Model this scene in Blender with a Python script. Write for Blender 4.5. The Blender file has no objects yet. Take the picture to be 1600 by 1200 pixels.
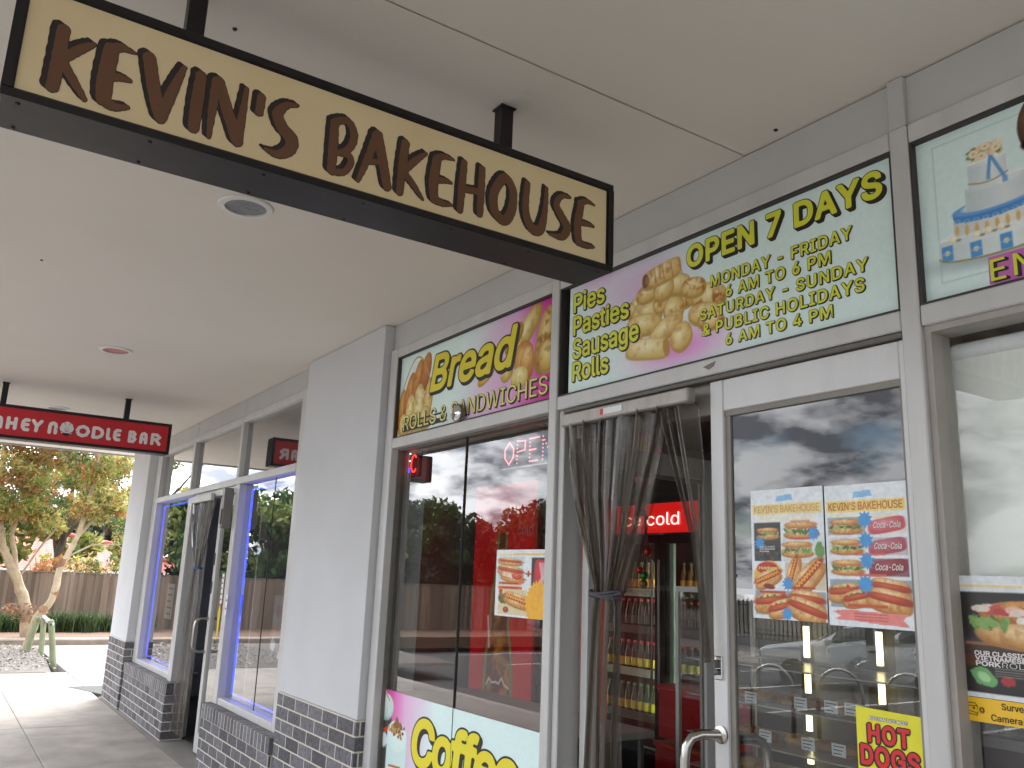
import bpy, bmesh, math, random
import numpy as np
from mathutils import Matrix, Vector
R = math.radians
random.seed(7)
rng = np.random.default_rng(7)
sc = bpy.context.scene
col = sc.collection

# ---------------------------------------------------------------- camera
cam = bpy.data.objects.new('camera', bpy.data.cameras.new('camera'))
col.objects.link(cam)
cam.data.sensor_width = 36.0
cam.data.lens = 30.106
cam.data.clip_start = 0.05
cam.data.clip_end = 500
_m = Matrix(((0.557495, 0.164272, 0.813765), (0.829317, -0.154899, -0.53688), (0.037857, 0.974177, -0.222589))).to_4x4()
_m.translation = (0, -2.3798, 1.75)
cam.matrix_world = _m
sc.camera = cam
EYE = 1.75
# ---------------------------------------------------------------- light
SUN_DIR = Vector((-0.72, 0.42, 0.78)).normalized()          # towards the sun
sun_el = math.asin(SUN_DIR.z)
sun_az = math.atan2(SUN_DIR.x, SUN_DIR.y)
world = bpy.data.worlds.new("World")
sc.world = world
world.use_nodes = True
def build_world():
    nt = world.node_tree
    N, L = nt.nodes, nt.links
    N.clear()
    out = N.new('ShaderNodeOutputWorld')
    bg = N.new('ShaderNodeBackground'); bg.inputs['Strength'].default_value = 0.12
    sky = N.new('ShaderNodeTexSky'); sky.sky_type = 'NISHITA'; sky.sun_disc = False
    sky.sun_elevation = sun_el; sky.sun_rotation = sun_az
    tc = N.new('ShaderNodeTexCoord')
    sep = N.new('ShaderNodeSeparateXYZ'); L.new(tc.outputs['Generated'], sep.inputs[0])
    def math_(op, a, b=None, clamp=False):
        n = N.new('ShaderNodeMath'); n.operation = op; n.use_clamp = clamp
        for i, v in enumerate((a, b)):
            if v is None: continue
            if isinstance(v, (int, float)): n.inputs[i].default_value = v
            else: L.new(v, n.inputs[i])
        return n.outputs[0]
    zz = math_('ADD', math_('MAXIMUM', sep.outputs[2], 0.0), 0.34)
    u = math_('DIVIDE', sep.outputs[0], zz); v = math_('DIVIDE', sep.outputs[1], zz)
    cmb = N.new('ShaderNodeCombineXYZ'); L.new(u, cmb.inputs[0]); L.new(v, cmb.inputs[1])
    def noise(scale, detail, off):
        mp = N.new('ShaderNodeMapping'); mp.inputs['Location'].default_value = off
        L.new(cmb.outputs[0], mp.inputs[0])
        n = N.new('ShaderNodeTexNoise'); n.inputs['Scale'].default_value = scale; n.inputs['Detail'].default_value = detail
        n.inputs['Roughness'].default_value = 0.55
        L.new(mp.outputs[0], n.inputs['Vector']); return n.outputs['Fac']
    n1 = noise(3.2, 9, (3.1, 1.7, 0)); n2 = noise(5.0, 10, (9.3, 4.1, 2))
    def mapr(x, a, b, c, d):
        n = N.new('ShaderNodeMapRange'); L.new(x, n.inputs[0])
        for i, q in enumerate((a, b, c, d)): n.inputs[i + 1].default_value = q
        return n.outputs[0]
    cover = mapr(n1, 0.30, 0.46, 0.0, 1.0)
    dark = mapr(n2, 0.43, 0.57, 0.0, 1.0)
    # storm bank over +x/-y, bright cloud towards -x
    az = math_('ADD', math_('MULTIPLY', sep.outputs[0], -0.9), math_('MULTIPLY', sep.outputs[1], 0.35))
    bright = mapr(az, -0.35, 0.8, 0.30, 0.80)
    horizon = mapr(sep.outputs[2], 0.30, 0.75, 0.85, 2.4)
    mixc = N.new('ShaderNodeMix'); mixc.data_type = 'RGBA'
    L.new(dark, mixc.inputs['Factor'])
    mixc.inputs[6].default_value = (14.0, 14.3, 14.8, 1); mixc.inputs[7].default_value = (3.0, 3.2, 3.7, 1)
    sc_ = N.new('ShaderNodeVectorMath'); sc_.operation = 'SCALE'
    L.new(mixc.outputs[2], sc_.inputs[0]); L.new(math_('MULTIPLY', bright, horizon), sc_.inputs['Scale'])
    mx = N.new('ShaderNodeMix'); mx.data_type = 'RGBA'
    L.new(cover, mx.inputs['Factor']); L.new(sky.outputs[0], mx.inputs[6]); L.new(sc_.outputs[0], mx.inputs[7])
    L.new(mx.outputs[2], bg.inputs['Color']); L.new(bg.outputs[0], out.inputs[0])
build_world()
sun = bpy.data.objects.new('sun', bpy.data.lights.new('sun', 'SUN'))
col.objects.link(sun)
sun.data.energy = 1.0; sun.data.angle = R(28); sun.data.color = (1.0, 0.95, 0.87)
sun.rotation_euler = SUN_DIR.to_track_quat('Z', 'Y').to_euler()
sun.location = (-20, 10, 30)
sc.view_settings.view_transform = 'Standard'
sc.view_settings.look = 'None'
sc.view_settings.exposure = 2.48
sc.view_settings.gamma = 1.0
sc.cycles.max_bounces = 10
sc.cycles.transparent_max_bounces = 24

# ---------------------------------------------------------------- helpers
def lin(c):
    if isinstance(c, str):
        c = tuple(int(c[i:i + 2], 16) / 255 for i in (0, 2, 4))
    return tuple(x / 12.92 if x <= 0.04045 else ((x + 0.055) / 1.055) ** 2.4 for x in c)
MATS = {}
def mat(name, color, rough=0.6, metal=0.0, var=0.12, scale=6.0, bump=0.0, bscale=60.0, spec=0.5, emit=None, estr=0.0, streak=0.0, alt=None):
    """Principled material with noise variation in colour and roughness"""
    if name in MATS: return MATS[name]
    m = bpy.data.materials.new(name); m.use_nodes = True
    N, L = m.node_tree.nodes, m.node_tree.links
    b = N['Principled BSDF']
    b.inputs['Metallic'].default_value = metal
    b.inputs['Specular IOR Level'].default_value = spec
    c = lin(color)
    geo = N.new('ShaderNodeNewGeometry')
    src = geo.outputs['Position']
    if streak:
        mp = N.new('ShaderNodeMapping'); mp.inputs['Scale'].default_value = (1, 1, streak)
        L.new(src, mp.inputs[0]); src = mp.outputs[0]
    n = N.new('ShaderNodeTexNoise'); n.inputs['Scale'].default_value = scale; n.inputs['Detail'].default_value = 6
    n.inputs['Roughness'].default_value = 0.6
    L.new(src, n.inputs['Vector'])
    mr = N.new('ShaderNodeMapRange'); mr.inputs[1].default_value = 0.3; mr.inputs[2].default_value = 0.7
    L.new(n.outputs['Fac'], mr.inputs[0])
    mix = N.new('ShaderNodeMix'); mix.data_type = 'RGBA'
    L.new(mr.outputs[0], mix.inputs['Factor'])
    c2 = lin(alt) if alt else tuple(min(1, x * (1 + var * .5)) for x in c)
    c1 = c if alt else tuple(x * (1 - var) for x in c)
    mix.inputs[6].default_value = (*c1, 1); mix.inputs[7].default_value = (*c2, 1)
    L.new(mix.outputs[2], b.inputs['Base Color'])
    mr2 = N.new('ShaderNodeMapRange'); L.new(n.outputs['Fac'], mr2.inputs[0])
    mr2.inputs[3].default_value = max(0.0, rough - 0.08); mr2.inputs[4].default_value = min(1, rough + 0.08)
    L.new(mr2.outputs[0], b.inputs['Roughness'])
    if bump:
        n2 = N.new('ShaderNodeTexNoise'); n2.inputs['Scale'].default_value = bscale; n2.inputs['Detail'].default_value = 5
        L.new(geo.outputs['Position'], n2.inputs['Vector'])
        bp = N.new('ShaderNodeBump'); bp.inputs['Strength'].default_value = bump; bp.inputs['Distance'].default_value = 0.01
        L.new(n2.outputs['Fac'], bp.inputs['Height']); L.new(bp.outputs[0], b.inputs['Normal'])
    if emit:
        b.inputs['Emission Color'].default_value = (*lin(emit), 1); b.inputs['Emission Strength'].default_value = estr
    MATS[name] = m
    return m
def fresnel(N, L):
    """thin sheet: the same reflectance from either side"""
    fr = N.new('ShaderNodeFresnel'); g = N.new('ShaderNodeNewGeometry'); r = N.new('ShaderNodeMapRange')
    L.new(g.outputs['Backfacing'], r.inputs[0]); r.inputs[3].default_value = 1.5; r.inputs[4].default_value = 1 / 1.5
    L.new(r.outputs[0], fr.inputs[0]); return fr
def glass(name, tint=(0.86, 0.9, 0.88), gain=1.7, base=0.02):
    m = bpy.data.materials.new(name); m.use_nodes = True
    N, L = m.node_tree.nodes, m.node_tree.links
    N.clear()
    out = N.new('ShaderNodeOutputMaterial'); mix = N.new('ShaderNodeMixShader')
    tr = N.new('ShaderNodeBsdfTransparent'); tr.inputs[0].default_value = (*tint, 1)
    gl = N.new('ShaderNodeBsdfGlossy'); gl.inputs['Roughness'].default_value = 0.0
    fr = fresnel(N, L)
    mu = N.new('ShaderNodeMath'); mu.operation = 'MULTIPLY_ADD'; mu.use_clamp = True
    mu.inputs[1].default_value = gain; mu.inputs[2].default_value = base
    L.new(fr.outputs[0], mu.inputs[0]); L.new(mu.outputs[0], mix.inputs[0])
    # faint waviness of float glass
    geo = N.new('ShaderNodeNewGeometry'); no = N.new('ShaderNodeTexNoise'); no.inputs['Scale'].default_value = 1.3
    L.new(geo.outputs['Position'], no.inputs['Vector'])
    bp = N.new('ShaderNodeBump'); bp.inputs['Strength'].default_value = 0.03; bp.inputs['Distance'].default_value = 0.02
    L.new(no.outputs['Fac'], bp.inputs['Height']); L.new(bp.outputs[0], gl.inputs['Normal'])
    L.new(tr.outputs[0], mix.inputs[1]); L.new(gl.outputs[0], mix.inputs[2]); L.new(mix.outputs[0], out.inputs[0])
    MATS[name] = m
    return m
def print_mat(name, rough=0.35):
    m = bpy.data.materials.new(name); m.use_nodes = True
    N, L = m.node_tree.nodes, m.node_tree.links
    b = N['Principled BSDF']; b.inputs['Roughness'].default_value = rough
    a = N.new('ShaderNodeAttribute'); a.attribute_name = 'ink'
    L.new(a.outputs['Color'], b.inputs['Base Color'])
    MATS[name] = m
    return m
def brick_mat(name, z0, xoff=0.0, rowlock=False):
    m = bpy.data.materials.new(name); m.use_nodes = True
    N, L = m.node_tree.nodes, m.node_tree.links
    b = N['Principled BSDF']; b.inputs['Roughness'].default_value = 0.75
    geo = N.new('ShaderNodeNewGeometry'); sep = N.new('ShaderNodeSeparateXYZ'); L.new(geo.outputs['Position'], sep.inputs[0])
    def math_(op, a, bb):
        n = N.new('ShaderNodeMath'); n.operation = op
        for i, v in enumerate((a, bb)):
            if isinstance(v, (int, float)): n.inputs[i].default_value = v
            else: L.new(v, n.inputs[i])
        return n.outputs[0]
    u = math_('ADD', math_('SUBTRACT', sep.outputs[0], sep.outputs[1]), xoff + 40 * 0.25)
    v = math_('ADD', sep.outputs[2], 20 * 0.0875 - z0)
    cb = N.new('ShaderNodeCombineXYZ'); L.new(u, cb.inputs[0]); L.new(v, cb.inputs[1])
    t = N.new('ShaderNodeTexBrick'); L.new(cb.outputs[0], t.inputs['Vector'])
    t.inputs['Scale'].default_value = 1.0
    t.inputs['Brick Width'].default_value = 0.0875 if rowlock else 0.25
    t.inputs['Row Height'].default_value = 0.30 if rowlock else 0.0875
    if rowlock: t.offset = 0.0
    t.inputs['Mortar Size'].default_value = 0.0055; t.inputs['Mortar Smooth'].default_value = 0.15
    t.inputs['Color1'].default_value = (*lin('4c4b4f'), 1); t.inputs['Color2'].default_value = (*lin('77757a'), 1)
    t.inputs['Mortar'].default_value = (*lin('c9c2b6'), 1)
    no = N.new('ShaderNodeTexNoise'); no.inputs['Scale'].default_value = 42; no.inputs['Detail'].default_value = 7
    L.new(geo.outputs['Position'], no.inputs['Vector'])
    mr = N.new('ShaderNodeMapRange'); mr.inputs[1].default_value = .3; mr.inputs[2].default_value = .7
    mr.inputs[3].default_value = .55; mr.inputs[4].default_value = 1.25; L.new(no.outputs['Fac'], mr.inputs[0])
    vs = N.new('ShaderNodeVectorMath'); vs.operation = 'SCALE'; L.new(t.outputs['Color'], vs.inputs[0]); L.new(mr.outputs[0], vs.inputs['Scale'])
    mix = N.new('ShaderNodeMix'); mix.data_type = 'RGBA'; L.new(t.outputs['Fac'], mix.inputs['Factor'])
    L.new(vs.outputs[0], mix.inputs[6]); L.new(t.outputs['Color'], mix.inputs[7]); L.new(mix.outputs[2], b.inputs['Base Color'])
    h = math_('ADD', math_('MULTIPLY', t.outputs['Fac'], -1.0), math_('MULTIPLY', no.outputs['Fac'], 0.35))
    bp = N.new('ShaderNodeBump'); bp.inputs['Strength'].default_value = 0.8; bp.inputs['Distance'].default_value = 0.006
    L.new(h, bp.inputs['Height']); L.new(bp.outputs[0], b.inputs['Normal'])
    MATS[name] = m
    return m

class MB:
    """collects shapes (world coordinates) and links them as one mesh object"""
    def __init__(s): s.v = []; s.f = []; s.mi = []
    def add(s, V, F, mi=0):
        o = len(s.v); s.v += [tuple(p) for p in V]; s.f += [tuple(i + o for i in f) for f in F]; s.mi += [mi] * len(F); return s
    def box(s, x0, x1, y0, y1, z0, z1, b=0.0, mi=0):
        x0, x1 = sorted((x0, x1)); y0, y1 = sorted((y0, y1)); z0, z1 = sorted((z0, z1))
        if b <= 0:
            V = [(x, y, z) for x in (x0, x1) for y in (y0, y1) for z in (z0, z1)]
            return s.add(V, [(0, 1, 3, 2), (4, 6, 7, 5), (0, 4, 5, 1), (2, 3, 7, 6), (0, 2, 6, 4), (1, 5, 7, 3)], mi)
        b = min(b, (x1 - x0) * .3, (y1 - y0) * .3, (z1 - z0) * .3)
        bm = bmesh.new(); bmesh.ops.create_cube(bm, size=1)
        for v in bm.verts: v.co = Vector(((x0 + x1) / 2 + v.co.x * (x1 - x0), (y0 + y1) / 2 + v.co.y * (y1 - y0), (z0 + z1) / 2 + v.co.z * (z1 - z0)))
        bmesh.ops.bevel(bm, geom=bm.edges[:], offset=b, segments=1, affect='EDGES')
        bm.verts.index_update()
        s.add([v.co[:] for v in bm.verts], [[v.index for v in f.verts] for f in bm.faces], mi); bm.free(); return s
    def tube(s, pts, r, n=10, mi=0, caps=True):
        pts = [Vector(p) for p in pts]; k = len(pts)
        rs = r if isinstance(r, (list, tuple)) else [r] * k
        V = []; prev = None
        for i, p in enumerate(pts):
            t = (pts[min(i + 1, k - 1)] - pts[max(i - 1, 0)]).normalized()
            a = prev if prev is not None else (Vector((0, 0, 1)) if abs(t.z) < .9 else Vector((1, 0, 0)))
            a = (a - t * a.dot(t)).normalized(); bb = t.cross(a); prev = a
            for j in range(n):
                th = 2 * math.pi * j / n
                V.append(p + a * (rs[i] * math.cos(th)) + bb * (rs[i] * math.sin(th)))
        F = [(i * n + j, i * n + (j + 1) % n, (i + 1) * n + (j + 1) % n, (i + 1) * n + j) for i in range(k - 1) for j in range(n)]
        if caps: F += [tuple(range(n))[::-1], tuple((k - 1) * n + j for j in range(n))]
        return s.add(V, F, mi)
    def lathe(s, c, prof, n=20, axis='z', mi=0):
        """prof: list of (radius, height)"""
        c = Vector(c); V = []
        for r, h in prof:
            for j in range(n):
                a = 2 * math.pi * j / n
                p = (r * math.cos(a), r * math.sin(a), h)
                if axis == 'y': p = (p[0], p[2], p[1])
                if axis == 'x': p = (p[2], p[0], p[1])
                V.append(c + Vector(p))
        k = len(prof)
        F = [(i * n + j, i * n + (j + 1) % n, (i + 1) * n + (j + 1) % n, (i + 1) * n + j) for i in range(k - 1) for j in range(n)]
        if prof[0][0] > 1e-4: F.append(tuple(range(n))[::-1])
        if prof[-1][0] > 1e-4: F.append(tuple((k - 1) * n + j for j in range(n)))
        return s.add(V, F, mi)
    def quad(s, a, b, c, d, mi=0): return s.add([a, b, c, d], [(0, 1, 2, 3)], mi)
    def prism(s, poly, fn, mi=0):
        """poly: 2D outline; fn(u,v,k) -> 3D for k in 0,1"""
        n = len(poly)
        V = [fn(u, v, 0) for u, v in poly] + [fn(u, v, 1) for u, v in poly]
        F = [tuple(range(n))[::-1], tuple(range(n, 2 * n))] + [(i, (i + 1) % n, n + (i + 1) % n, n + i) for i in range(n)]
        return s.add(V, F, mi)
    def build(s, name, m, parent=None, smooth=False):
        me = bpy.data.meshes.new(name)
        o0 = parent_loc(parent)
        me.from_pydata([(p[0] - o0[0], p[1] - o0[1], p[2] - o0[2]) for p in s.v], [], s.f)
        for x in (m if isinstance(m, (list, tuple)) else [m]): me.materials.append(x)
        if any(s.mi): me.polygons.foreach_set('material_index', s.mi)
        if smooth:
            bm = bmesh.new(); bm.from_mesh(me); bmesh.ops.recalc_face_normals(bm, faces=bm.faces[:])
            for e in bm.edges:
                e.smooth = not (len(e.link_faces) == 2 and e.calc_face_angle(0) > R(40))
            for f in bm.faces: f.smooth = True
            bm.to_mesh(me); bm.free()
        me.update()
        return link(name, me, parent)
def parent_loc(p):
    l = Vector((0, 0, 0))
    while p is not None: l += p.location; p = p.parent
    return l
def link(name, me, parent=None):
    o = bpy.data.objects.new(name, me); col.objects.link(o)
    if parent is not None: o.parent = parent
    return o
def tag(o, label=None, cat=None, group=None, kind=None):
    if label: o['label'] = label
    if cat: o['category'] = cat
    if group: o['group'] = group
    if kind: o['kind'] = kind
    return o
def thing(name, loc, label, cat, group=None):
    o = bpy.data.objects.new(name, None); col.objects.link(o); o.location = loc; o.empty_display_size = .1
    return tag(o, label, cat, group)
def dup(root, loc, label=None, rotz=None):
    r = root.copy(); col.objects.link(r); r.location = loc
    if rotz is not None: r.rotation_euler = (0, 0, rotz)
    if label: r['label'] = label
    for ch in list(root.children):
        c = ch.copy(); col.objects.link(c); c.parent = r
        for g in ch.children:
            d = g.copy(); col.objects.link(d); d.parent = c
    return r

# text -> flat 2D mesh (letters), cached
_TX = {}
try:        # Blender's own bundled sans; the built-in face is used when it is absent
    import os
    FONT = bpy.data.fonts.load(os.path.join(bpy.utils.system_resource('DATAFILES'), 'fonts', 'Inter.woff2'))
except Exception:
    FONT = None
def text2d(s, bold=0.0, shear=0.0, space=1.0):
    k = (s, bold, shear, space)
    if k in _TX: return _TX[k]
    cu = bpy.data.curves.new('t', 'FONT'); cu.body = s
    if FONT: cu.font = FONT
    cu.offset = bold; cu.shear = shear; cu.space_character = space
    cu.resolution_u = 4; cu.fill_mode = 'FRONT' if hasattr(cu, 'fill_mode') else cu.fill_mode
    o = bpy.data.objects.new('t', cu); col.objects.link(o)
    me = bpy.data.meshes.new_from_object(o)
    V = np.array([v.co[:2] for v in me.vertices]).reshape(-1, 2); F = [tuple(p.vertices) for p in me.polygons]
    bpy.data.objects.remove(o); bpy.data.curves.remove(cu); bpy.data.meshes.remove(me)
    _TX[k] = (V, F); return _TX[k]
_FT = {}
def fat(s, bold=0.0, shear=0.0, space=1.0, h=0.018):
    """text thickened evenly by a distance field, so counters and joins stay clean"""
    if abs(bold) < 1e-4: return text2d(s, 0.0, shear, space)
    k = (s, round(bold, 4), shear, space)
    if k in _FT: return _FT[k]
    V, F = text2d(s, 0.0, shear, space)
    cnt = {}
    for f in F:
        for a, b in zip(f, f[1:] + f[:1]): cnt[frozenset((a, b))] = cnt.get(frozenset((a, b)), 0) + 1
    E = np.array([(V[min(e)], V[max(e)]) for e in (tuple(x) for x in cnt if cnt[x] == 1)])
    def fn(U, W):
        d = np.full(U.shape, 9.0); ins = np.zeros(U.shape, bool)
        for (x1, y1), (x2, y2) in E:
            j0, j1 = np.searchsorted(U[0], [min(x1, x2) - .12, max(x1, x2) + .12])
            u, w = U[:, j0:j1], W[:, j0:j1]
            dx, dy = x2 - x1, y2 - y1
            t = np.clip(((u - x1) * dx + (w - y1) * dy) / max(dx * dx + dy * dy, 1e-12), 0, 1)
            d[:, j0:j1] = np.minimum(d[:, j0:j1], np.hypot(u - x1 - t * dx, w - y1 - t * dy))
            if y1 != y2:
                c = (y1 > W[:, 0]) != (y2 > W[:, 0])
                ins ^= c[:, None] & (U < ((x2 - x1) * (W - y1) / (y2 - y1) + x1))
        return np.where(ins, -d, d) - bold
    p = abs(bold) + .06
    mb = sdf_mesh(fn, V[:, 0].min() - p, V[:, 0].max() + p, V[:, 1].min() - p, V[:, 1].max() + p, h, lambda u, v, l: (u, v, 0), 0)
    _FT[k] = (np.array(mb.v)[:, :2], mb.f)
    return _FT[k]
def lettering(s, u0, u1, v0, v1, place, m, parent, name='lettering', bold=0.02, shear=0.0, space=1.0, out=0.0, om=None, oshift=(0, 0), lift=0.0008, back=False, cap=None):
    """letters fitted in the box u0..u1, v0..v1 (v0 baseline, v1 capital height); place(u,v,lift)->3D. outline as a sub-part"""
    V, F = fat(s, bold, shear, space)
    B = V
    mnx, mxx = B[:, 0].min(), B[:, 0].max()
    H, _h = fat(cap or 'H', bold)
    mny, mxy = H[:, 1].min(), H[:, 1].max()
    su = (u1 - u0) / (mxx - mnx); sv = (v1 - v0) / (mxy - mny)
    def put(Vx, du, dv, lf): return [place(u0 + (x - mnx) * su + du, v0 + (y - mny) * sv + dv, lf) for x, y in Vx]
    mb = MB(); mb.add(put(V, 0, 0, lift * (2 if out else 1)), F)
    obs = words([(put(V, 0, 0, lift * (2 if out else 1)), V, F)], V, F, s, name, m, [parent] * 9)
    if out:
        V2, F2 = fat(s, bold + out, shear, space)
        ls = [(put(V2, 0, 0, lift), V2, F2)]
        if oshift != (0, 0):
            for t in (0.33, 0.66, 1.0): ls.append((put(V2, oshift[0] * t, oshift[1] * t, lift * (1 - .25 * t)), V2, F2))
        words(ls, V, F, s, 'letter_outline', om, obs)
    return obs[0]
def words(layers, V, F, s, name, m, parents):
    """one object per written word, split at the widest gaps between letters"""
    nw = len(s.split())
    iv = sorted((V[list(f), 0].min(), V[list(f), 0].max()) for f in F)
    gaps = []; end = iv[0][1]
    for a, b in iv:
        if a > end: gaps.append((a - end, (a + end) / 2))
        end = max(end, b)
    cuts = sorted(g[1] for g in sorted(gaps)[::-1][:nw - 1])
    obs = []
    for k in range(len(cuts) + 1):
        mb = MB()
        for P, Vx, Fx in layers:
            keep = [f for f in Fx if sum(Vx[list(f), 0].mean() > c for c in cuts) == k]
            ids = {}; 
            for f in keep:
                for i in f: ids.setdefault(i, len(ids))
            mb.add([P[i] for i in ids], [tuple(ids[i] for i in f) for f in keep])
        obs.append(mb.build(name, m, parents[k]))
    return obs
def fac(y):                      # a wall-parallel plane facing the street
    return lambda u, v, l=0: (u, y - l, v)

# ---- distance-field lettering (brush strokes) -> flat mesh
def sdf_strokes(U, V, strokes, wob=0.0, seed=0):
    d = np.full(U.shape, 9.0)
    for pts in strokes:
        for (a, b) in zip(pts[:-1], pts[1:]):
            dx, dy = b[0] - a[0], b[1] - a[1]
            t = np.clip(((U - a[0]) * dx + (V - a[1]) * dy) / max(dx * dx + dy * dy, 1e-9), 0, 1)
            d = np.minimum(d, np.hypot(U - a[0] - t * dx, V - a[1] - t * dy) - (a[2] + t * (b[2] - a[2])))
    if wob: d = d + wob * (np.sin(U * 260 + seed) * np.sin(V * 210 + 2 * seed) + .6 * np.sin(U * 500 + 3 * seed + V * 130))
    return d
def sdf_mesh(fn, u0, u1, v0, v1, h, place, lift):
    nu, nv = int((u1 - u0) / h) + 2, int((v1 - v0) / h) + 2
    us = u0 + h * np.arange(nu); vs = v0 + h * np.arange(nv)
    D = fn(*np.meshgrid(us, vs))
    mb = MB()
    ins = D < 0
    for j in range(nv - 1):
        i = 0
        while i < nu - 1:
            q = (ins[j, i], ins[j, i + 1], ins[j + 1, i + 1], ins[j + 1, i])
            if all(q):
                k = i
                while k < nu - 1 and ins[j, k] and ins[j, k + 1] and ins[j + 1, k + 1] and ins[j + 1, k]: k += 1
                mb.add([place(us[i], vs[j], lift), place(us[k], vs[j], lift), place(us[k], vs[j + 1], lift), place(us[i], vs[j + 1], lift)], [(0, 1, 2, 3)])
                i = k; continue
            if any(q):
                c = [(us[i], vs[j], D[j, i]), (us[i + 1], vs[j], D[j, i + 1]), (us[i + 1], vs[j + 1], D[j + 1, i + 1]), (us[i], vs[j + 1], D[j + 1, i])]
                P = []
                for a, b in zip(c, c[1:] + c[:1]):
                    if a[2] < 0: P.append(a[:2])
                    if (a[2] < 0) != (b[2] < 0):
                        t = a[2] / (a[2] - b[2]); P.append((a[0] + t * (b[0] - a[0]), a[1] + t * (b[1] - a[1])))
                if len(P) > 2: mb.add([place(x, y, lift) for x, y in P], [tuple(range(len(P)))])
            i += 1
    return mb

# ---- printed pictures: painted with numpy, carried as vertex colour on a fine grid
def nfield(shape, cell, seed):
    r = np.random.default_rng(seed); h, w = shape
    out = np.zeros(shape); amp = 1; tot = 0
    for o in range(4):
        c = max(cell / 2 ** o, 1.0)
        gh, gw = int(h / c) + 3, int(w / c) + 3
        g = r.random((gh, gw)); y = np.arange(h) / c; x = np.arange(w) / c
        yi, xi = y.astype(int), x.astype(int); fy = (y - yi)[:, None]; fx = (x - xi)[None, :]
        fy = fy * fy * (3 - 2 * fy); fx = fx * fx * (3 - 2 * fx)
        a = g[yi][:, xi]; b = g[yi][:, xi + 1]; c_ = g[yi + 1][:, xi]; d = g[yi + 1][:, xi + 1]
        out += amp * ((a * (1 - fx) + b * fx) * (1 - fy) + (c_ * (1 - fx) + d * fx) * fy); tot += amp; amp *= .55
    return out / tot
def hx(c): return np.array([int(c[i:i + 2], 16) / 255 for i in (0, 2, 4)])
class Canvas:
    def __init__(s, u0, u1, v0, v1, px, bg):
        s.u0, s.u1, s.v0, s.v1, s.px = u0, u1, v0, v1, px
        s.w, s.h = int(round((u1 - u0) / px)) + 1, int(round((v1 - v0) / px)) + 1
        s.U, s.V = np.meshgrid(np.linspace(u0, u1, s.w), np.linspace(v0, v1, s.h))
        s.img = np.ones((s.h, s.w, 3)) * hx(bg); s.k = 0
    def n(s, size, seed=None):
        s.k += 1; return nfield((s.h, s.w), size / s.px, seed if seed is not None else s.k * 17)
    def blend(s, a, c):
        c = hx(c) if isinstance(c, str) else c
        a = np.clip(a, 0, 1)[..., None]; s.img = s.img * (1 - a) + c * a; return s
    def mask(s, d): return np.clip(.5 - d / s.px, 0, 1)
    def ell_d(s, x, y, rx, ry, rot=0, pw=2.0):
        c, n = math.cos(R(rot)), math.sin(R(rot)); a = ((s.U - x) * c + (s.V - y) * n) / rx; b = (-(s.U - x) * n + (s.V - y) * c) / ry
        return ((np.abs(a) ** pw + np.abs(b) ** pw) ** (1 / pw) - 1) * min(rx, ry), a, b
    def ell(s, x, y, rx, ry, c, rot=0, c2=None, soft=0, pw=2.0, rough=0, a=1.0):
        d, p, q = s.ell_d(x, y, rx, ry, rot, pw)
        if rough: d = d + (s.n(max(rx, ry) * .35) - .5) * rough * min(rx, ry)
        m = s.mask(d) if not soft else np.clip(.5 - d / soft, 0, 1)
        if c2:
            t = np.clip(1 - np.hypot(p + .15, q - .3), 0, 1)[..., None]
            cc = hx(c) * (1 - t) + hx(c2) * t
        else: cc = hx(c)
        return s.blend(m * a, cc)
    def bun(s, x, y, rx, ry, rot=0, base='c98f4a', hi='f3dfae', brown='8a4a1c', amt=.6, pw=2.2):
        """a baked thing: pale body, browned patches, dark rim"""
        d, p, q = s.ell_d(x, y - ry * .16, rx * 1.01, ry * .98, rot, pw); s.blend(s.mask(d), hx(base) * .86)
        d, p, q = s.ell_d(x, y, rx, ry * .9, rot, pw); d = d + (s.n(min(rx, ry) * .8) - .5) * .10 * min(rx, ry); m = s.mask(d)
        t = np.clip(1.1 - np.hypot(p + .1, q - .25), 0, 1)[..., None]
        cc = hx(base) * (1 - t) + hx(hi) * t
        nn = np.clip((s.n(min(rx, ry) * .55) - .5) * 5, 0, 1) * amt
        cc = cc * (1 - nn[..., None]) + hx(brown) * nn[..., None]
        rim = np.clip(1 + d / (min(rx, ry) * .14), 0, 1)[..., None] * .30
        cc = cc * (1 - rim) + hx(brown) * rim
        return s.blend(m, cc)
    def rect(s, a, b, c, d, color, al=1.0):
        m = np.clip(np.minimum(np.minimum(s.U - a, b - s.U), np.minimum(s.V - c, d - s.V)) / s.px + .5, 0, 1)
        return s.blend(m * al, color)
    def poly(s, pts, color, al=1.0):
        ins = np.zeros(s.U.shape, bool); n = len(pts)
        for i in range(n):
            x1, y1 = pts[i]; x2, y2 = pts[(i + 1) % n]
            if y1 == y2: continue
            c = (y1 > s.V) != (y2 > s.V)
            ins ^= c & (s.U < (x2 - x1) * (s.V - y1) / (y2 - y1) + x1)
        return s.blend(ins * al, color)
    def line(s, pts, r, color, al=1.0):
        return s.blend(s.mask(sdf_strokes(s.U, s.V, [[(x, y, r) for x, y in pts]])) * al, color)
    def star(s, x, y, r0, r1, n, color):
        return s.poly([(x + (r1 if i % 2 else r0) * math.cos(math.pi * i / n), y + (r1 if i % 2 else r0) * math.sin(math.pi * i / n)) for i in range(2 * n)], color)
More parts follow.
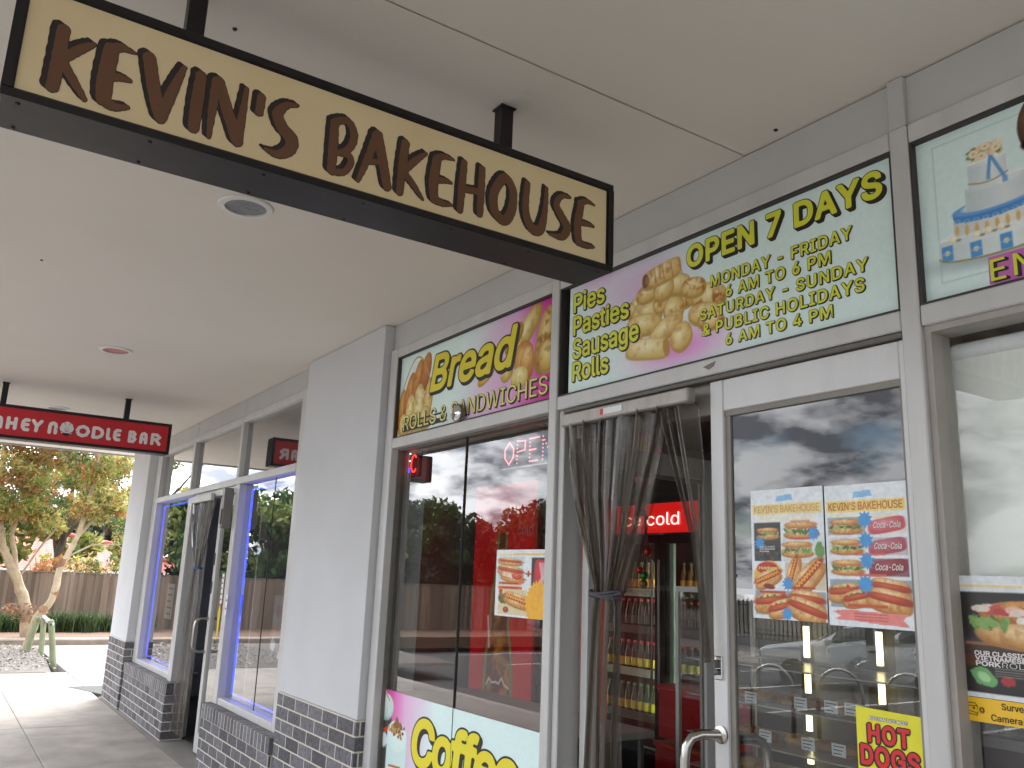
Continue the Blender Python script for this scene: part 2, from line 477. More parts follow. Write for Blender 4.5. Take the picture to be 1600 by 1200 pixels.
    def hotdog(s, x, y, L, rot=0, mustard=True, salad=False, q=1.0):
        c, n = math.cos(R(rot)), math.sin(R(rot))
        P = lambda a, b: (x + (a * c - b * q * n) * L, y + (a * n + b * q * c) * L)
        X0, Y0 = P(0, -.10); s.bun(X0, Y0, L * .52, L * .17 * q, rot, 'c8893f', 'efcf94', '9a5a22', .4)
        X0, Y0 = P(0, .12); s.bun(X0, Y0, L * .48, L * .12 * q, rot, 'd49a52', 'f4dcaa', 'a0622a', .35)
        if salad:
            for i in range(9):
                g = P(-.4 + .1 * i, .06 + random.uniform(-.03, .05)); s.ell(g[0], g[1], L * .08, L * .055, random.choice(('5d8a32', '86ad4a', '41702a', 'c0382a')), random.uniform(0, 180), rough=.6)
        X0, Y0 = P(.02, .03); s.ell(X0, Y0, L * .55, L * .085 * q, 'a8351d', rot, 'dd6a3c', pw=3)
        if mustard:
            s.line([P(-.45 + .05 * i, .035 + (.045 if i % 2 else -.035)) for i in range(19)], L * .016, 'f0b92c')
        return s
    def sandwich(s, x, y, L, rot=0, q=.62):
        s.bun(x, y - L * .18 * q, L * .5, L * .17 * q, rot, 'c8843c', 'eccb92', '9a5620', .4)
        for i in range(12):
            s.ell(x + L * (-.44 + .08 * i), y + (-.03 + random.uniform(-.03, .03)) * L * q, L * .09, L * .06 * q, random.choice(('4f7f2e', '6f9f3e', '386524', '9fc068')), random.uniform(0, 180), rough=.7)
        for i in range(10):
            s.ell(x + L * (-.38 + .085 * i), y + L * (.09 + random.uniform(-.02, .03)) * q, L * .085, L * .06 * q, random.choice(('e08a7a', 'c8584c', 'f2c9bb', 'd9705f')), random.uniform(-20, 20), rough=.5)
        s.bun(x - L * .02, y + L * .21 * q, L * .46, L * .13 * q, rot, 'd08f47', 'f2d8a0', 'a85e22', .4)
        return s
    def can(s, x, y, w, h, rot=0):
        s.ell(x, y, w / 2, h / 2, 'b81c22', rot, 'd8343a', pw=5); return s
    def build(s, name, place, m, parent):
        w, h = s.w, s.h
        s.img = np.clip(s.img * (1 + (s.n(.012, 5)[..., None] - .5) * (.04 if m.name == 'printed_gloss' else .14)), 0, 1)
        vs = [place(u, v, 0) for u, v in zip(s.U.ravel(), s.V.ravel())]
        i = np.arange(w * h).reshape(h, w)
        F = np.stack([i[:-1, :-1], i[:-1, 1:], i[1:, 1:], i[1:, :-1]], -1).reshape(-1, 4)
        o0 = parent_loc(parent)
        me = bpy.data.meshes.new(name)
        V = np.array(vs, dtype=np.float32) - np.array(o0[:], dtype=np.float32)
        me.from_pydata(V.tolist(), [], F.tolist())
        at = me.color_attributes.new('ink', 'FLOAT_COLOR', 'POINT')
        c = np.clip(s.img, 0, 1).reshape(-1, 3); c = np.where(c <= .04045, c / 12.92, ((c + .055) / 1.055) ** 2.4)
        at.data.foreach_set('color', np.concatenate([c, np.ones((len(c), 1))], 1).astype(np.float32).ravel())
        me.materials.append(m); me.update()
        return link(name, me, parent)

# leaves: many small faces scattered through clumps
def leaves(mb, clumps, per, size, rs, aspect=.4, nm=3):
    for (cx, cy, cz, rx, ry, rz) in clumps:
        n = int(per * rx * ry * rz ** .5 * 1.2) + 40
        d = rs.normal(size=(n, 3)); d /= np.linalg.norm(d, axis=1)[:, None]
        p = d * (rs.random((n, 1)) ** .45) * np.array([rx, ry, rz]) + np.array([cx, cy, cz])
        a = rs.normal(size=(n, 3)); a[:, 2] -= .4; a /= np.linalg.norm(a, axis=1)[:, None]
        b = np.cross(a, rs.normal(size=(n, 3))); b /= np.linalg.norm(b, axis=1)[:, None]
        L = size * (0.6 + .8 * rs.random((n, 1))); a *= L; b *= L * aspect
        k = int(rs.integers(0, nm))
        mi = np.where(rs.random(n) < .6, k, rs.integers(0, nm, n))
        o = len(mb.v)
        Q = np.stack([p - a, p + b, p + a, p - b], 1).reshape(-1, 3)
        mb.v += [tuple(q) for q in Q.tolist()]
        mb.f += [(o + 4 * i, o + 4 * i + 1, o + 4 * i + 2, o + 4 * i + 3) for i in range(n)]
        mb.mi += mi.tolist()
def clump_set(c, rad, n, cr, rs):
    out = []
    for i in range(n):
        d = rs.normal(size=3); d /= np.linalg.norm(d); d *= rs.random() ** .4
        r = cr * rs.uniform(.6, 1.3)
        out.append((c[0] + d[0] * rad[0], c[1] + d[1] * rad[1], c[2] + d[2] * rad[2], r, r, r * rs.uniform(.5, .8)))
    return out


# ---------------------------------------------------------------- materials
ALU = mat('aluminium_frame', 'c6c5c3', .42, 0.12, .10, 7, .05, 200, streak=.25)
ALUD = mat('dark_aluminium_gasket', '6b6660', .5, 0.1, .15, 12)  # darker grey for seams, beads, door track and mirror rim
ALUW = mat('white_door_frame', 'd2d2d2', .38, 0.05, .07, 8, streak=.3)
GASKET = mat('black_gasket', '3a3632', .6)
SOFFIT = mat('soffit_paint', 'e2dcd2', .85, 0, .035, 1.3, .10, 130)
RENDERW = mat('pale_render', 'c7c8ca', .85, 0, .05, 2.2, .12, 160)
PANEL = mat('header_panel', 'b9b8b6', .6, 0, .06, 3)
BLACKM = mat('black_sign_metal', '191416', .42, .1, .2, 9, .03)
CREAM = mat('cream_sign_face', 'e3cc9c', .38, 0, .07, 2.5, alt='e8d4a8')
BROWN = mat('brown_letter', '6c482f', .5, 0, .10, 9)
DKBROWN = mat('dark_letter_edge', '2a221f', .5)
REDS = mat('red_sign_face', 'c8232f', .35, 0, .05, 3)
WHITEL = mat('white_letter', 'e6e2e0', .5, 0, .03)
YEL = mat('lime_letter', 'd9dc3a', .4, 0, .05)
YEL2 = mat('pale_yellow_letter', 'e0dc78', .4, 0, .05)
INK = mat('black_letter', '1f1d18', .5)
PINKL = mat('pink_letter', 'c86ab4', .5)
PAPER = mat('white_paper', 'e6e8ea', .55, 0, .03)
STEEL = mat('brushed_steel', 'b9b5b0', .22, 1.0, .12, 30, streak=.1)
CHROME = mat('chrome', 'd8d8d8', .08, 1.0, .05)
CONC = mat('footpath_concrete', '928a82', .8, 0, .34, 2.2, .25, 90)
CONCD = mat('dark_footing_concrete', '75706b', .85, 0, .2, 4, .3, 90)
ASPH = mat('asphalt', '4b4a49', .9, 0, .3, 30, .5, 160)
MULCH = mat('grey_mulch', '544e4a', .95, 0, .5, 55, .9, 70, alt='7d756d')
DIRT = mat('brown_leaf_litter', '6e5644', .95, 0, .45, 30, .8, 60)
INTW = mat('interior_wall', 'a39d94', .8, 0, .08, 1.5)
INTD = mat('interior_dark', '2c2a2a', .7, 0, .2, 3)
INTF = mat('interior_floor', '5a544e', .35, 0, .15, 4)
BLACKP = mat('black_plastic', '1b1b1d', .4)
GLASS = glass('shop_glass', (.93, .95, .94), 2.1, .01)
GLASSR = glass('right_glass', (.94, .96, .95), 1.5, .0)
GLASSN = glass('grazing_glass', (.9, .93, .92), 2.3, .02)
GLASSU = glass('upper_glass', (.5, .53, .53), 2.4, .10)
PRINT = print_mat('printed_sheet', .38)
PRINTG = print_mat('printed_gloss', .22)
PRINTB = print_mat('added_glow_print', .3)  # slight glow added to brighten the red fridge picture; no lamp behind it
def _add_glow():
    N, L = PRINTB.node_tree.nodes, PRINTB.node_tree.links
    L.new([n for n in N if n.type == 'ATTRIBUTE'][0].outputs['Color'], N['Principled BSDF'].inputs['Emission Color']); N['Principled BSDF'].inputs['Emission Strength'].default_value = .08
_add_glow()
TAPE = mat('grey_tape', 'aaa8a4', .4)
LEDBLUE = mat('blue_led', '2a32ff', .5, emit='2440ff', estr=.9)
LAMPW = mat('cool_strip_light', 'ffffff', .5, emit='e2ffe6', estr=3.2)
LAMPY = mat('warm_tube_light', 'ffffff', .5, emit='ffedb0', estr=.8)
REDP = mat('red_fridge_panel', 'b01c22', .3, 0, .1, 3)

# ---------------------------------------------------------------- ground (setting)
def structure(name, mb, m):
    return tag(mb.build(name, m), kind='structure')
g = MB()
g.quad((-90, -90, -.32), (60, -90, -.32), (60, 60, -.32), (-90, 60, -.32)); structure('ground', g, ASPH)
g = MB()
ys = [(-2.70, -1.236), (-4.55, -2.706), (-1.230, -.165)]
xs = [-21.45, -19.0, -16.25, -13.5, -11.0, -8.6, -6.2, -3.8, -1.4, 1.0, 3.4, 5.8]
for a, b in zip(xs[:-1], xs[1:]):
    for (c, d) in ys:
        if b < -16:
            continue
        g.box(a + .004, b - .004, c, d, -.30, random.uniform(-.002, .0), .006)
for a, b in ((-21.45, -17.8), (-17.8, -14.35)):
    g.box(a + .004, b - .004, -.155, 3.0, -.30, 0, .006); g.box(a + .004, b - .004, 3.008, 7, -.30, 0, .006)
g.box(-16.25 + .004, -14.3, -1.226 + 1.071, -.16, -.3, -.001)
structure('footpath', g, CONC)
g = MB(); g.box(-13.2, 5.8, -.155, .16, -.3, .0, .004); structure('shopfront_footing', g, CONCD)
g = MB(); g.prism([(-14.35, -.40), (-13.25, -.02), (-13.2, .0), (-13.2, 6), (-14.35, 6)], lambda u, v, k: (u, v, .004 if k else -.2)); structure('asphalt_patch', g, ASPH)
# planting bed with lumpy mulch
bed = MB()
nx, ny = 70, 60
hf = nfield((ny + 1, nx + 1), 6, 5)
V = []; 
for j in range(ny + 1):
    for i in range(nx + 1):
        x = -21.4 + 5.25 * i / nx; y = -7 + (6.95 + .0 * i) * j / ny
        yy = -7 + (6.62 + .35 * (nx - i) / nx) * j / ny
        e = min(i, nx - i, ny - j, 4) / 4
        V.append((x, yy, .004 + e * (.01 + .05 * hf[j, i]) - (.05 if e == 0 else 0)))
bed.add(V, [(j * (nx + 1) + i, j * (nx + 1) + i + 1, (j + 1) * (nx + 1) + i + 1, (j + 1) * (nx + 1) + i) for j in range(ny) for i in range(nx)])
structure('mulch_bed', bed, MULCH)
q = MB()
for i in range(2600):
    x, y = random.uniform(-21.3, -16.3), random.uniform(-4.0, -.25); z = .045 + random.uniform(-.01, .012); a = random.uniform(0, 6.28); L = random.uniform(.012, .034); w = L * random.uniform(.3, .6)
    q.add([(x - L * math.cos(a), y - L * math.sin(a), z), (x + w * math.sin(a), y - w * math.cos(a), z + .012), (x + L * math.cos(a), y + L * math.sin(a), z + random.uniform(-.005, .02)), (x - w * math.sin(a), y + w * math.cos(a), z)], [(0, 1, 2, 3)], random.choice((0, 0, 1, 1, 1, 2)))
tag(q.build('bark_chips', [mat('chip_dark', '4a4440', .9), mat('chip_grey', '8f877e', .9), mat('chip_pale', 'b8b0a4', .9)]), 'scattered dark and pale bark chips on the planting bed', 'bark chips', kind='stuff')
g = MB()
for a, b in ((-7, -3.5), (-3.49, 0), (.01, 3.4), (3.41, 7)): g.box(-22.0, -21.47, a, b, -.2, .12, .02)
structure('garden_kerb', g, mat('worn_kerb_concrete', '8d7f72', .9, 0, .3, 4, .4, 60))
g = MB(); g.box(-26.5, -22.0, -16, 12, -.2, .10); structure('garden_soil', g, DIRT)
g = MB(); g.box(-24, 12, -4.78, -4.56, -.3, .0, .015); structure('road_kerb', g, mat('kerb_concrete', '9c978f', .85, 0, .2, 3, .3))
g = MB()
for i in range(9): g.box(-24 + i * 2.7, -23.9 + i * 2.7, -14.5, -10.0, -.32, -.316)
structure('parking_lines', g, mat('road_paint', 'c9c7c0', .8, 0, .3, 12))
g = MB(); g.box(-40, 12, -19.2, -16.6, -.32, -.17, .02); structure('far_footpath', g, CONC)

# ---------------------------------------------------------------- the building
HZ = 3.377
bld = thing('retail_building', (-6, 0, 0), 'pale rendered shop building with a deep flat canopy and dark brick plinths', 'building')
def fill2d(loops, z):
    cu = bpy.data.curves.new('f', 'CURVE'); cu.dimensions = '2D'; cu.fill_mode = 'BOTH'
    for lp in loops:
        s = cu.splines.new('POLY'); s.points.add(len(lp) - 1); s.use_cyclic_u = True
        for p, q in zip(s.points, lp): p.co = (q[0], q[1], 0, 1)
    o = bpy.data.objects.new('f', cu); col.objects.link(o); me = bpy.data.meshes.new_from_object(o)
    V = [(v.co.x, v.co.y, z) for v in me.vertices]; F = [tuple(p.vertices) for p in me.polygons]
    bpy.data.objects.remove(o); bpy.data.curves.remove(cu); bpy.data.meshes.remove(me)
    return V, F
DL = [(-3.753, -1.406), (-7.105, -1.398), (-10.325, -1.443)]
circ = lambda x, y, r, n=28: [(x + r * math.cos(2 * math.pi * i / n), y + r * math.sin(2 * math.pi * i / n)) for i in range(n)]
mb = MB()
V, F = fill2d([[(-14.05, -2.85), (-3.45, -2.85), (-3.45, -4.7), (-2.0505, -4.7), (-2.0465, .02), (-5.05, .02), (-14.05, .02)]] + [circ(x, y, .098) for x, y in DL], HZ); mb.add(V, F)
V, F = fill2d([[(-2.0488, -4.7), (4, -4.7), (4, .02), (-2.0448, .02)]], HZ + .0015); mb.add(V, F)
mb.build('soffit', SOFFIT, bld)
mb = MB(); mb.box(-14.05, 4, -2.85, .3, HZ + .13, HZ + .2); mb.box(-3.45, 4, -4.7, -2.85, HZ + .13, HZ + .2)
mb.build('canopy_roof', PANEL, bld)
mb = MB()
mb.box(-14.12, -3.45, -2.93, -2.85, HZ - .02, HZ + .5, .004); mb.box(-3.53, -3.45, -4.7, -2.935, HZ - .02, HZ + .5, .004); mb.box(-3.53, 4, -4.78, -4.705, HZ - .02, HZ + .5, .004)
mb.box(-14.12, -14.05, -2.845, .3, HZ - .02, HZ + .5, .004)
mb.build('canopy_fascia', mat('fascia_paint', '8f8c88', .5), bld)
# end wall, back wall, party wall, parapet
mb = MB(); mb.box(-13.1, -12.9, .21, 9, 0, 4.8); mb.box(-12.9, 4, 8.8, 9, 0, 4.8); mb.box(3.8, 4, .2, 8.8, 0, 4.8)
mb.box(-14.0, 4, .02, .2, HZ + .55, 4.8); mb.box(-13.1, 4, .2, 9, 4.6, 4.75)
mb.build('outer_wall', RENDERW, bld)
mb = MB(); mb.box(-6.7, -6.6, .21, 8.8, 0, 3.35); mb.box(-12.9, 3.8, .2, 8.8, 3.2, 3.3); mb.build('party_wall', INTW, bld)
mb = MB(); mb.box(-12.9, 3.8, .17, 8.8, -.05, .0); mb.build('shop_floor', INTF, bld)
BR = brick_mat('dark_brick', .8825)
BRL = brick_mat('rowlock_brick', .30, rowlock=True)
# near pier
for x_, y_ in ((-2.452, -1.839), (-1.844, -.06), (-5.2, -2.1)):
    mb = MB(); mb.lathe((x_, y_, HZ), [(0, -.006), (.006, -.005), (.008, .0)], 10); mb.build('soffit_fixing', BLACKM, bld)
mb = MB(); mb.box(-1.434, -1.378, -.018, .05, 3.2015, HZ - .002, .002); mb.build('cover_strip', PANEL, bld)
p = MB(); p.box(-6.44, -5.055, -.07, .3, .888, HZ - .003, .003)
pier = p.build('pier', RENDERW, bld)
p = MB(); p.box(-6.45, -5.048, -.078, .29, .0, .886, .003); p.build('brick_base', BR, pier)
p = MB(); p.box(-13.15, -12.02, -.12, .2, .806, HZ - .003, .003)
pier2 = p.build('pier', RENDERW, bld)
p = MB(); p.box(-13.16, -12.012, -.128, .19, .0, .803, .003); p.build('brick_base', brick_mat('dark_brick_far', .803, .1), pier2)
# header panels under the soffit
HP = MB()
for a, b in ((-12.02, -10.105), (-10.095, -8.305), (-8.295, -6.44), (-5.05, -3.255), (-3.247, -1.402), (-1.394, 1.2), (1.208, 4)):
    HP = MB(); HP.box(a, b, .0, .06, 3.205, HZ - .004, .002); HP.build('header_panel', PANEL, bld)
HP = MB(); HP.box(-12.02, -6.44, .012, .05, 3.19, HZ - .006); HP.box(-5.05, 4, .012, .05, 3.19, HZ - .006); HP.build('panel_seam', ALUD, bld)
# low brick walls under the noodle shop windows
for a, b, nm in ((-12.01, -9.76, 1), (-8.33, -6.455, 2)):
    p = MB(); p.box(a, b, -.10, .12, 0, .445, .003); w = p.build('window_base_wall', BR, bld)
    p = MB(); p.box(a - .0, b + .01, -.112, .1, .449, .565, .004); p.build('rowlock_sill', BRL, w)
p = MB(); p.box(-5.045, -3.25, -.01, .14, .0, .40, .003); p.build('window_base_wall', BR, bld)
p = MB(); p.box(-1.37, 4, -.01, .14, .0, .40, .003); p.build('window_base_wall', BR, bld)

for i, (x, y) in enumerate(DL):
    lab = ['round downlight with clear reflector in the soffit beneath the brown lettered sign', 'round downlight with a reddish reflector in the middle of the soffit', 'farthest round downlight, partly behind the red sign'][i]
    t = thing('recessed_downlight', (x, y, HZ), lab, 'ceiling light', 'downlights in the soffit')
    mb = MB(); mb.lathe((x, y, HZ), [(.094, -.002), (.094, -.012), (.118, -.010), (.124, -.004), (.124, -.001)], 36); mb.build('trim_ring', mat('white_enamel', 'e2e0dc', .4), t, True)
    mb = MB(); mb.lathe((x, y, HZ), [(.094, -.004), (.085, .05), (.06, .11), (.0, .115)], 36)
    mb.build('reflector', mat('reflector_metal', '9a9d9a', .35, .7, .3, 60) if i != 1 else mat('copper_reflector', '9a4a38', .35, .6, .2, 40), t, True)
    mb = MB(); mb.lathe((x - .02, y, HZ + .06), [(0, -.01), (.02, 0), (.024, .02), (.02, .05)], 14); mb.lathe((x + .03, y, HZ + .055), [(0, -.01), (.016, 0), (.018, .02), (.016, .05)], 12); mb.build('bulb', mat('bulb_glass', 'c9c9c4', .15), t, True)


# ---------------------------------------------------------------- bakery shopfront
bak = thing('bakery_shopfront', (-3, 0, 0), 'grey aluminium framed bakery shopfront with wide window, glazed doors and printed transom panels', 'shopfront')
F0, F1 = -.02, .12
def member(name, a, b, z0, z1, par, m=ALU, y0=F0, y1=F1, bv=.004):
    q = MB(); q.box(a, b, y0, y1, z0, z1, bv); return q.build(name, m, par)
ZT0, ZT1, ZR0, ZR1 = 2.536, 2.600, 3.138, 3.200
member('jamb', -5.046, -4.948, 0.0, ZR1, bak)
member('mullion', -3.252, -3.192, 0.0, ZR1, bak)
member('door_jamb', -3.190, -3.150, 0.0, ZT0 - .002, bak, ALU, .0, .12)
member('mullion', -1.436, -1.376, 0.0, ZR1, bak)
member('mullion', .95, 1.01, 0.0, ZR1, bak)
for a, b in ((-4.946, -3.254), (-3.190, -1.438), (-1.374, .948)):
    member('top_rail', a, b, ZR0, ZR1, bak, ALU, F0 + .003)
    member('transom', a, b, ZT0, ZT1, bak, ALU, F0 + .003)
member('transom', 1.012, 4, ZT0, ZT1, bak, ALU, F0 + .003); member('top_rail', 1.012, 4, ZR0, ZR1, bak, ALU, F0 + .003)
member('sill', -4.946, -3.254, .402, .45, bak); member('sill', -1.374, .948, .402, .45, bak)
# dark glazing beads around every opening (a stepped reveal)
def bead(a, b, z0, z1, par, y0=.004, y1=.05, w=.014, m=GASKET, name='glazing_bead'):
    q = MB(); q.box(a, a + w, y0, y1, z0, z1); q.box(b - w, b, y0, y1, z0, z1)
    q.box(a + w, b - w, y0, y1, z0, z0 + w); q.box(a + w, b - w, y0, y1, z1 - w, z1); return q.build(name, m, par)
for a, b in ((-4.947, -3.253), (-3.191, -1.437), (-1.375, .949)): bead(a, b, ZT1, ZR0, bak, -.012, .05, .008)
bead(-4.947, -3.253, .45, ZT0, bak, .03, .1, .012, ALUD); bead(-1.375, .949, .45, ZT0, bak, .0, .1, .02, mat('bronze_bead', 'a8a19a', .5))
GY = .056
def pane(a, b, z0, z1, par, y=GY, m=None, name='window_pane'):
    q = MB(); q.quad((a, y, z0), (b, y, z0), (b, y, z1), (a, y, z1)); return q.build(name, m or GLASS, par)
pane(-4.935, -4.1275, .462, 2.524, bak); pane(-4.1225, -3.265, .462, 2.524, bak)
pane(-1.355, .929, .47, 2.516, bak, m=GLASSR)
q = MB(); q.box(-4.1263, -4.1237, GY - .0085, GY + .004, .462, 2.524); q.build('pane_joint', GASKET, bak)
# door head over the open leaf
member('door_head', -3.148, -2.245, 2.392, ZT0 - .004, bak, mat('weathered_aluminium', '8f8a84', .45, .2, .15, 6, streak=.3), .03, .11)
member('door_track', -3.148, -1.440, ZT0 - .020, ZT0 - .003, bak, ALUD, -.012, .02, .002)
def leaf(name, x0, x1, y, par, rot=False):
    """glazed door leaf as stiles, rails, pane. rot: stands open, running inwards from x0"""
    def bx(q, a, b, z0, z1, t0=-.022, t1=.022, bv=.003):
        if rot: q.box(x0 + t0, x0 + t1, y + (a - x0), y + (b - x0), z0, z1, bv)
        else: q.box(a, b, y + t0, y + t1, z0, z1, bv)
    z0, z1 = .02, 2.512 if not rot else 2.385
    tr = 2.393 if not rot else 2.28
    q = MB(); bx(q, x0, x0 + .062, z0, z1); d = q.build(name, ALUW, par)
    q = MB(); bx(q, x1 - .022 if not rot else x1 - .06, x1, z0, z1); q.build('door_stile', ALUW, d)
    q = MB(); bx(q, x0 + .063, x1 - (.023 if not rot else .061), tr, z1, -.020, .020); q.build('top_rail', ALUW, d)
    q = MB(); bx(q, x0 + .063, x1 - (.023 if not rot else .061), z0, .24, -.020, .020); q.build('bottom_rail', ALUW, d)
    q = MB(); w = .012
    e0, e1 = x0 + .063, x1 - (.023 if not rot else .061)
    bx(q, e0, e0 + .022, .24, tr, -.008, .008, 0); bx(q, e1 - w, e1, .24, tr, -.008, .008, 0); bx(q, e0, e1, tr - .02, tr, -.012, .010, 0); bx(q, e0, e1, .24, .252, -.008, .008, 0)
    q.build('glazing_bead', mat('door_bead', '8b857d', .5), d)
    q = MB()
    if rot: q.quad((x0, y + e0 - x0 + .02, .25), (x0, y + e1 - x0, .25), (x0, y + e1 - x0, tr - .02), (x0, y + e0 - x0 + .02, tr - .02))
    else: q.quad((e0 + .02, y, .25), (e1, y, .25), (e1, y, tr - .02), (e0 + .02, y, tr - .02))
    q.build('door_pane', GLASS, d)
    return d
DY = .022
door = leaf('door', -2.238, -1.440, DY, bak)
leaf('door', -3.10, -2.30, .10, bak, True)
def d_handle(x, y0, za, zb, off, side, par, r=.016, lean=.0):
    q = MB(); pts = []
    for (dy, dz) in ((0, 0), (.55, 0), (.82, .012), (.95, .04), (1, .08)): pts.append((x + lean * dy, y0 - side * off * dy, za - dz))
    for (dy, dz) in ((1, .08), (.95, .04), (.82, .012), (.55, 0), (0, 0)): pts.append((x + lean * dy, y0 - side * off * dy, zb + dz))
    q.tube(pts, r, 14); return q.build('handle', STEEL, par, True)
h = d_handle(-2.205, DY - .02, 1.255, .72, .12, 1, door, .017, -.06)
d_handle(-2.165, DY + .02, 1.245, .73, .11, -1, door, .016, .03)
q = MB(); q.lathe((-2.205, DY - .0225, 1.255), [(.030, 0), (.030, -.008), (.02, -.012)], 18, 'y'); q.build('handle_rose', STEEL, h, True)
q = MB(); q.box(-2.226, -2.192, DY - .032, DY - .0222, 1.435, 1.515, .004)
lk = q.build('lock', CHROME, door); q = MB(); q.lathe((-2.209, DY - .034, 1.462), [(.011, 0), (.011, -.012), (.007, -.014)], 14, 'y'); q.box(-2.214, -2.204, DY - .052, DY - .033, 1.475, 1.503, .002); q.build('lock_cylinder', mat('dark_steel', '6a6664', .3, .9), lk)
# stains on transom: torn sticker remains
q = MB()
q.prism([(-2.256, 2.572), (-2.19, 2.585), (-2.2, 2.566), (-2.225, 2.556)], lambda u, v, k: (u, F0 + .0025 - .001 * k, v)); q.build('torn_sticker', mat('grubby_paper', '8b857c', .8, 0, .4, 90), bak)

# ---------------------------------------------------------------- noodle shopfront
nod = thing('noodle_shopfront', (-9, 0, 0), 'farther aluminium framed shopfront with blue lit windows and narrow double door', 'shopfront')
member('jamb', -12.01, -11.76, .567, ZR1, nod)
member('post', -10.06, -9.89, 0.0, 2.5, nod, ALU, -.03, .12)
member('mullion', -10.13, -10.07, 2.602, ZR1, nod)
member('mullion', -8.325, -8.265, 2.602, ZR1, nod)
member('door_jamb', -8.27, -8.15, .567, 2.534, nod, ALU, -.03, .12)
member('jamb', -6.68, -6.445, .567, ZR1, nod)
member('transom', -11.758, -6.682, 2.536, 2.600, nod, ALU, -.025)
for a, b in ((-11.758, -10.132), (-10.068, -8.327), (-8.263, -6.682)):
    member('top_rail', a, b, ZR0, ZR1, nod, ALU, -.017)
    pane(a + .002, b - .002, 2.602, ZR0, nod, .03, GLASSU)
member('sill', -11.758, -10.062, .567, .625, nod); member('sill', -8.148, -6.682, .567, .625, nod)
pane(-11.756, -10.064, .627, 2.534, nod, .04, GLASSN); pane(-8.148, -7.32, .627, 2.534, nod, .04, GLASSN); pane(-7.316, -6.684, .627, 2.534, nod, .04, GLASSN)
q = MB(); q.box(-7.3205, -7.3155, .036, .044, .627, 2.534); q.build('pane_joint', GASKET, nod)
member('door_head', -9.888, -8.272, 2.47, 2.534, nod, ALU, .0, .12)
def nleaf(x0, x1, y):
    q = MB(); q.box(x0, x0 + .085, y - .022, y + .022, .02, 2.46, .003); d = q.build('door', ALU, nod)
    q = MB(); q.box(x1 - .085, x1, y - .022, y + .022, .02, 2.46, .003); q.build('door_stile', ALU, d)
    q = MB(); q.box(x0 + .086, x1 - .086, y - .02, y + .02, 2.36, 2.46, .003); q.build('top_rail', ALU, d)
    q = MB(); q.box(x0 + .086, x1 - .086, y - .02, y + .02, .02, .2, .003); q.build('bottom_rail', ALU, d)
    q = MB(); q.quad((x0 + .086, y, .2), (x1 - .086, y, .2), (x1 - .086, y, 2.36), (x0 + .086, y, 2.36)); q.build('door_pane', GLASS, d)
    return d
nd = nleaf(-9.02, -8.275, .07)
# the other leaf stands open inwards
q = MB(); q.box(-9.885, -9.84, .1, .18, .02, 2.46, .003); d2 = q.build('door', ALU, nod)
q = MB(); q.box(-9.885, -9.84, .75, .84, .02, 2.46, .003); q.build('door_stile', ALU, d2)
q = MB(); q.quad((-9.86, .181, .1), (-9.86, .749, .1), (-9.86, .749, 2.4), (-9.86, .181, 2.4)); q.build('door_pane', GLASS, d2)
d_handle(-8.98, .048, 1.26, .945, .13, 1, nd, .014)
d_handle(-8.98, .092, 1.26, .945, .1, -1, nd, .014)
q = MB(); q.box(-8.36, -8.29, -.12, -.031, 2.12, 2.5, .004); q.box(-8.35, -8.30, -.135, -.121, 2.16, 2.3, .003); q.build('door_closer', mat('closer_metal', '7d7974', .4, .5), nod)
q = MB()
for z in (1.78, 1.50): q.box(-9.012, -8.985, .04, .047, z, z + .12, .002)
q.build('door_bolt', BLACKP, nd)
# blue light strips just inside the glass
def strip(pts, lab):
    q = MB(); q.tube(pts, .009, 8); return tag(q.build('light_strip', LEDBLUE), lab, 'light strip', 'blue light strips in the noodle shop windows')
strip([(-10.10, .075, 2.49), (-11.70, .075, 2.49), (-11.70, .075, .67), (-10.10, .075, .67)], 'blue light strip framing the far window beside the white pier')
strip([(-6.70, .075, 2.48), (-8.06, .075, 2.48), (-8.06, .075, .665), (-6.70, .075, .665)], 'blue light strip framing the near window beside the brick pier')
q = MB(); q.box(-11.78, -11.745, .06, .35, .6, 2.52); q.box(-11.74, -10.07, .06, .3, .58, .62); q.build('window_lining', mat('pale_lining', '6a6c74', .6), nod)
# noodle interior
q = MB(); q.box(-12.6, -6.75, 4.4, 4.5, 0, 3.1); q.build('partition', INTW, nod)
cn = thing('service_counter', (-9.2, 2.8, 0), 'dim counter with a dark front inside the noodle shop', 'counter')
q = MB(); q.box(-11.6, -7.2, 2.7, 3.2, 0, 1.05, .01); q.build('counter_body', INTD, cn); q = MB(); q.box(-11.65, -7.15, 2.62, 3.25, 1.055, 1.1, .01); q.build('counter_top', PANEL, cn)
q = MB(); q.box(-7.28, -6.76, .5, .56, 1.6, 2.45, .004); mn = q.build('green_board', mat('green_board', '5f9a68', .5)); tag(mn, 'plain green panel behind the near noodle shop window', 'panel')
c = Canvas(-7.3, -6.76, 1.05, 1.55, .012, '565a60')
for i in range(14): c.ell(-7.3 + .54 * random.random(), 1.05 + .5 * random.random(), .06, .05, random.choice(('b8b4a8', '8a6a4a', '30343c', 'c8cdd2', '6f7f6a')), rough=.7)
tag(c.build('food_poster', lambda u, v, l: (u, .12, v), PRINT, None), 'dim grey poster of dishes low in the near noodle shop window', 'poster')
def card(name, a, b, z0, z1, y, label, cat, m=PAPER, lines=3, group=None, lm=INK):
    t = thing(name, ((a + b) / 2, y, z0), label, cat, group)
    q = MB(); q.box(a, b, y, y + .002, z0, z1); q.build('sheet', m, t)
    if lines:
        q = MB(); h_ = (z1 - z0) / (lines * 2 + 1); w_ = b - a
        for i in range(lines):
            zz = z1 - h_ * (2 * i + 2); q.box(a + w_ * .12, b - w_ * (.12 + .2 * ((i * 7) % 3) / 2), y - .0008, y - .0002, zz + h_ * .25, zz + h_ * .75)
        q.build('printed_line', lm, t)
    return t
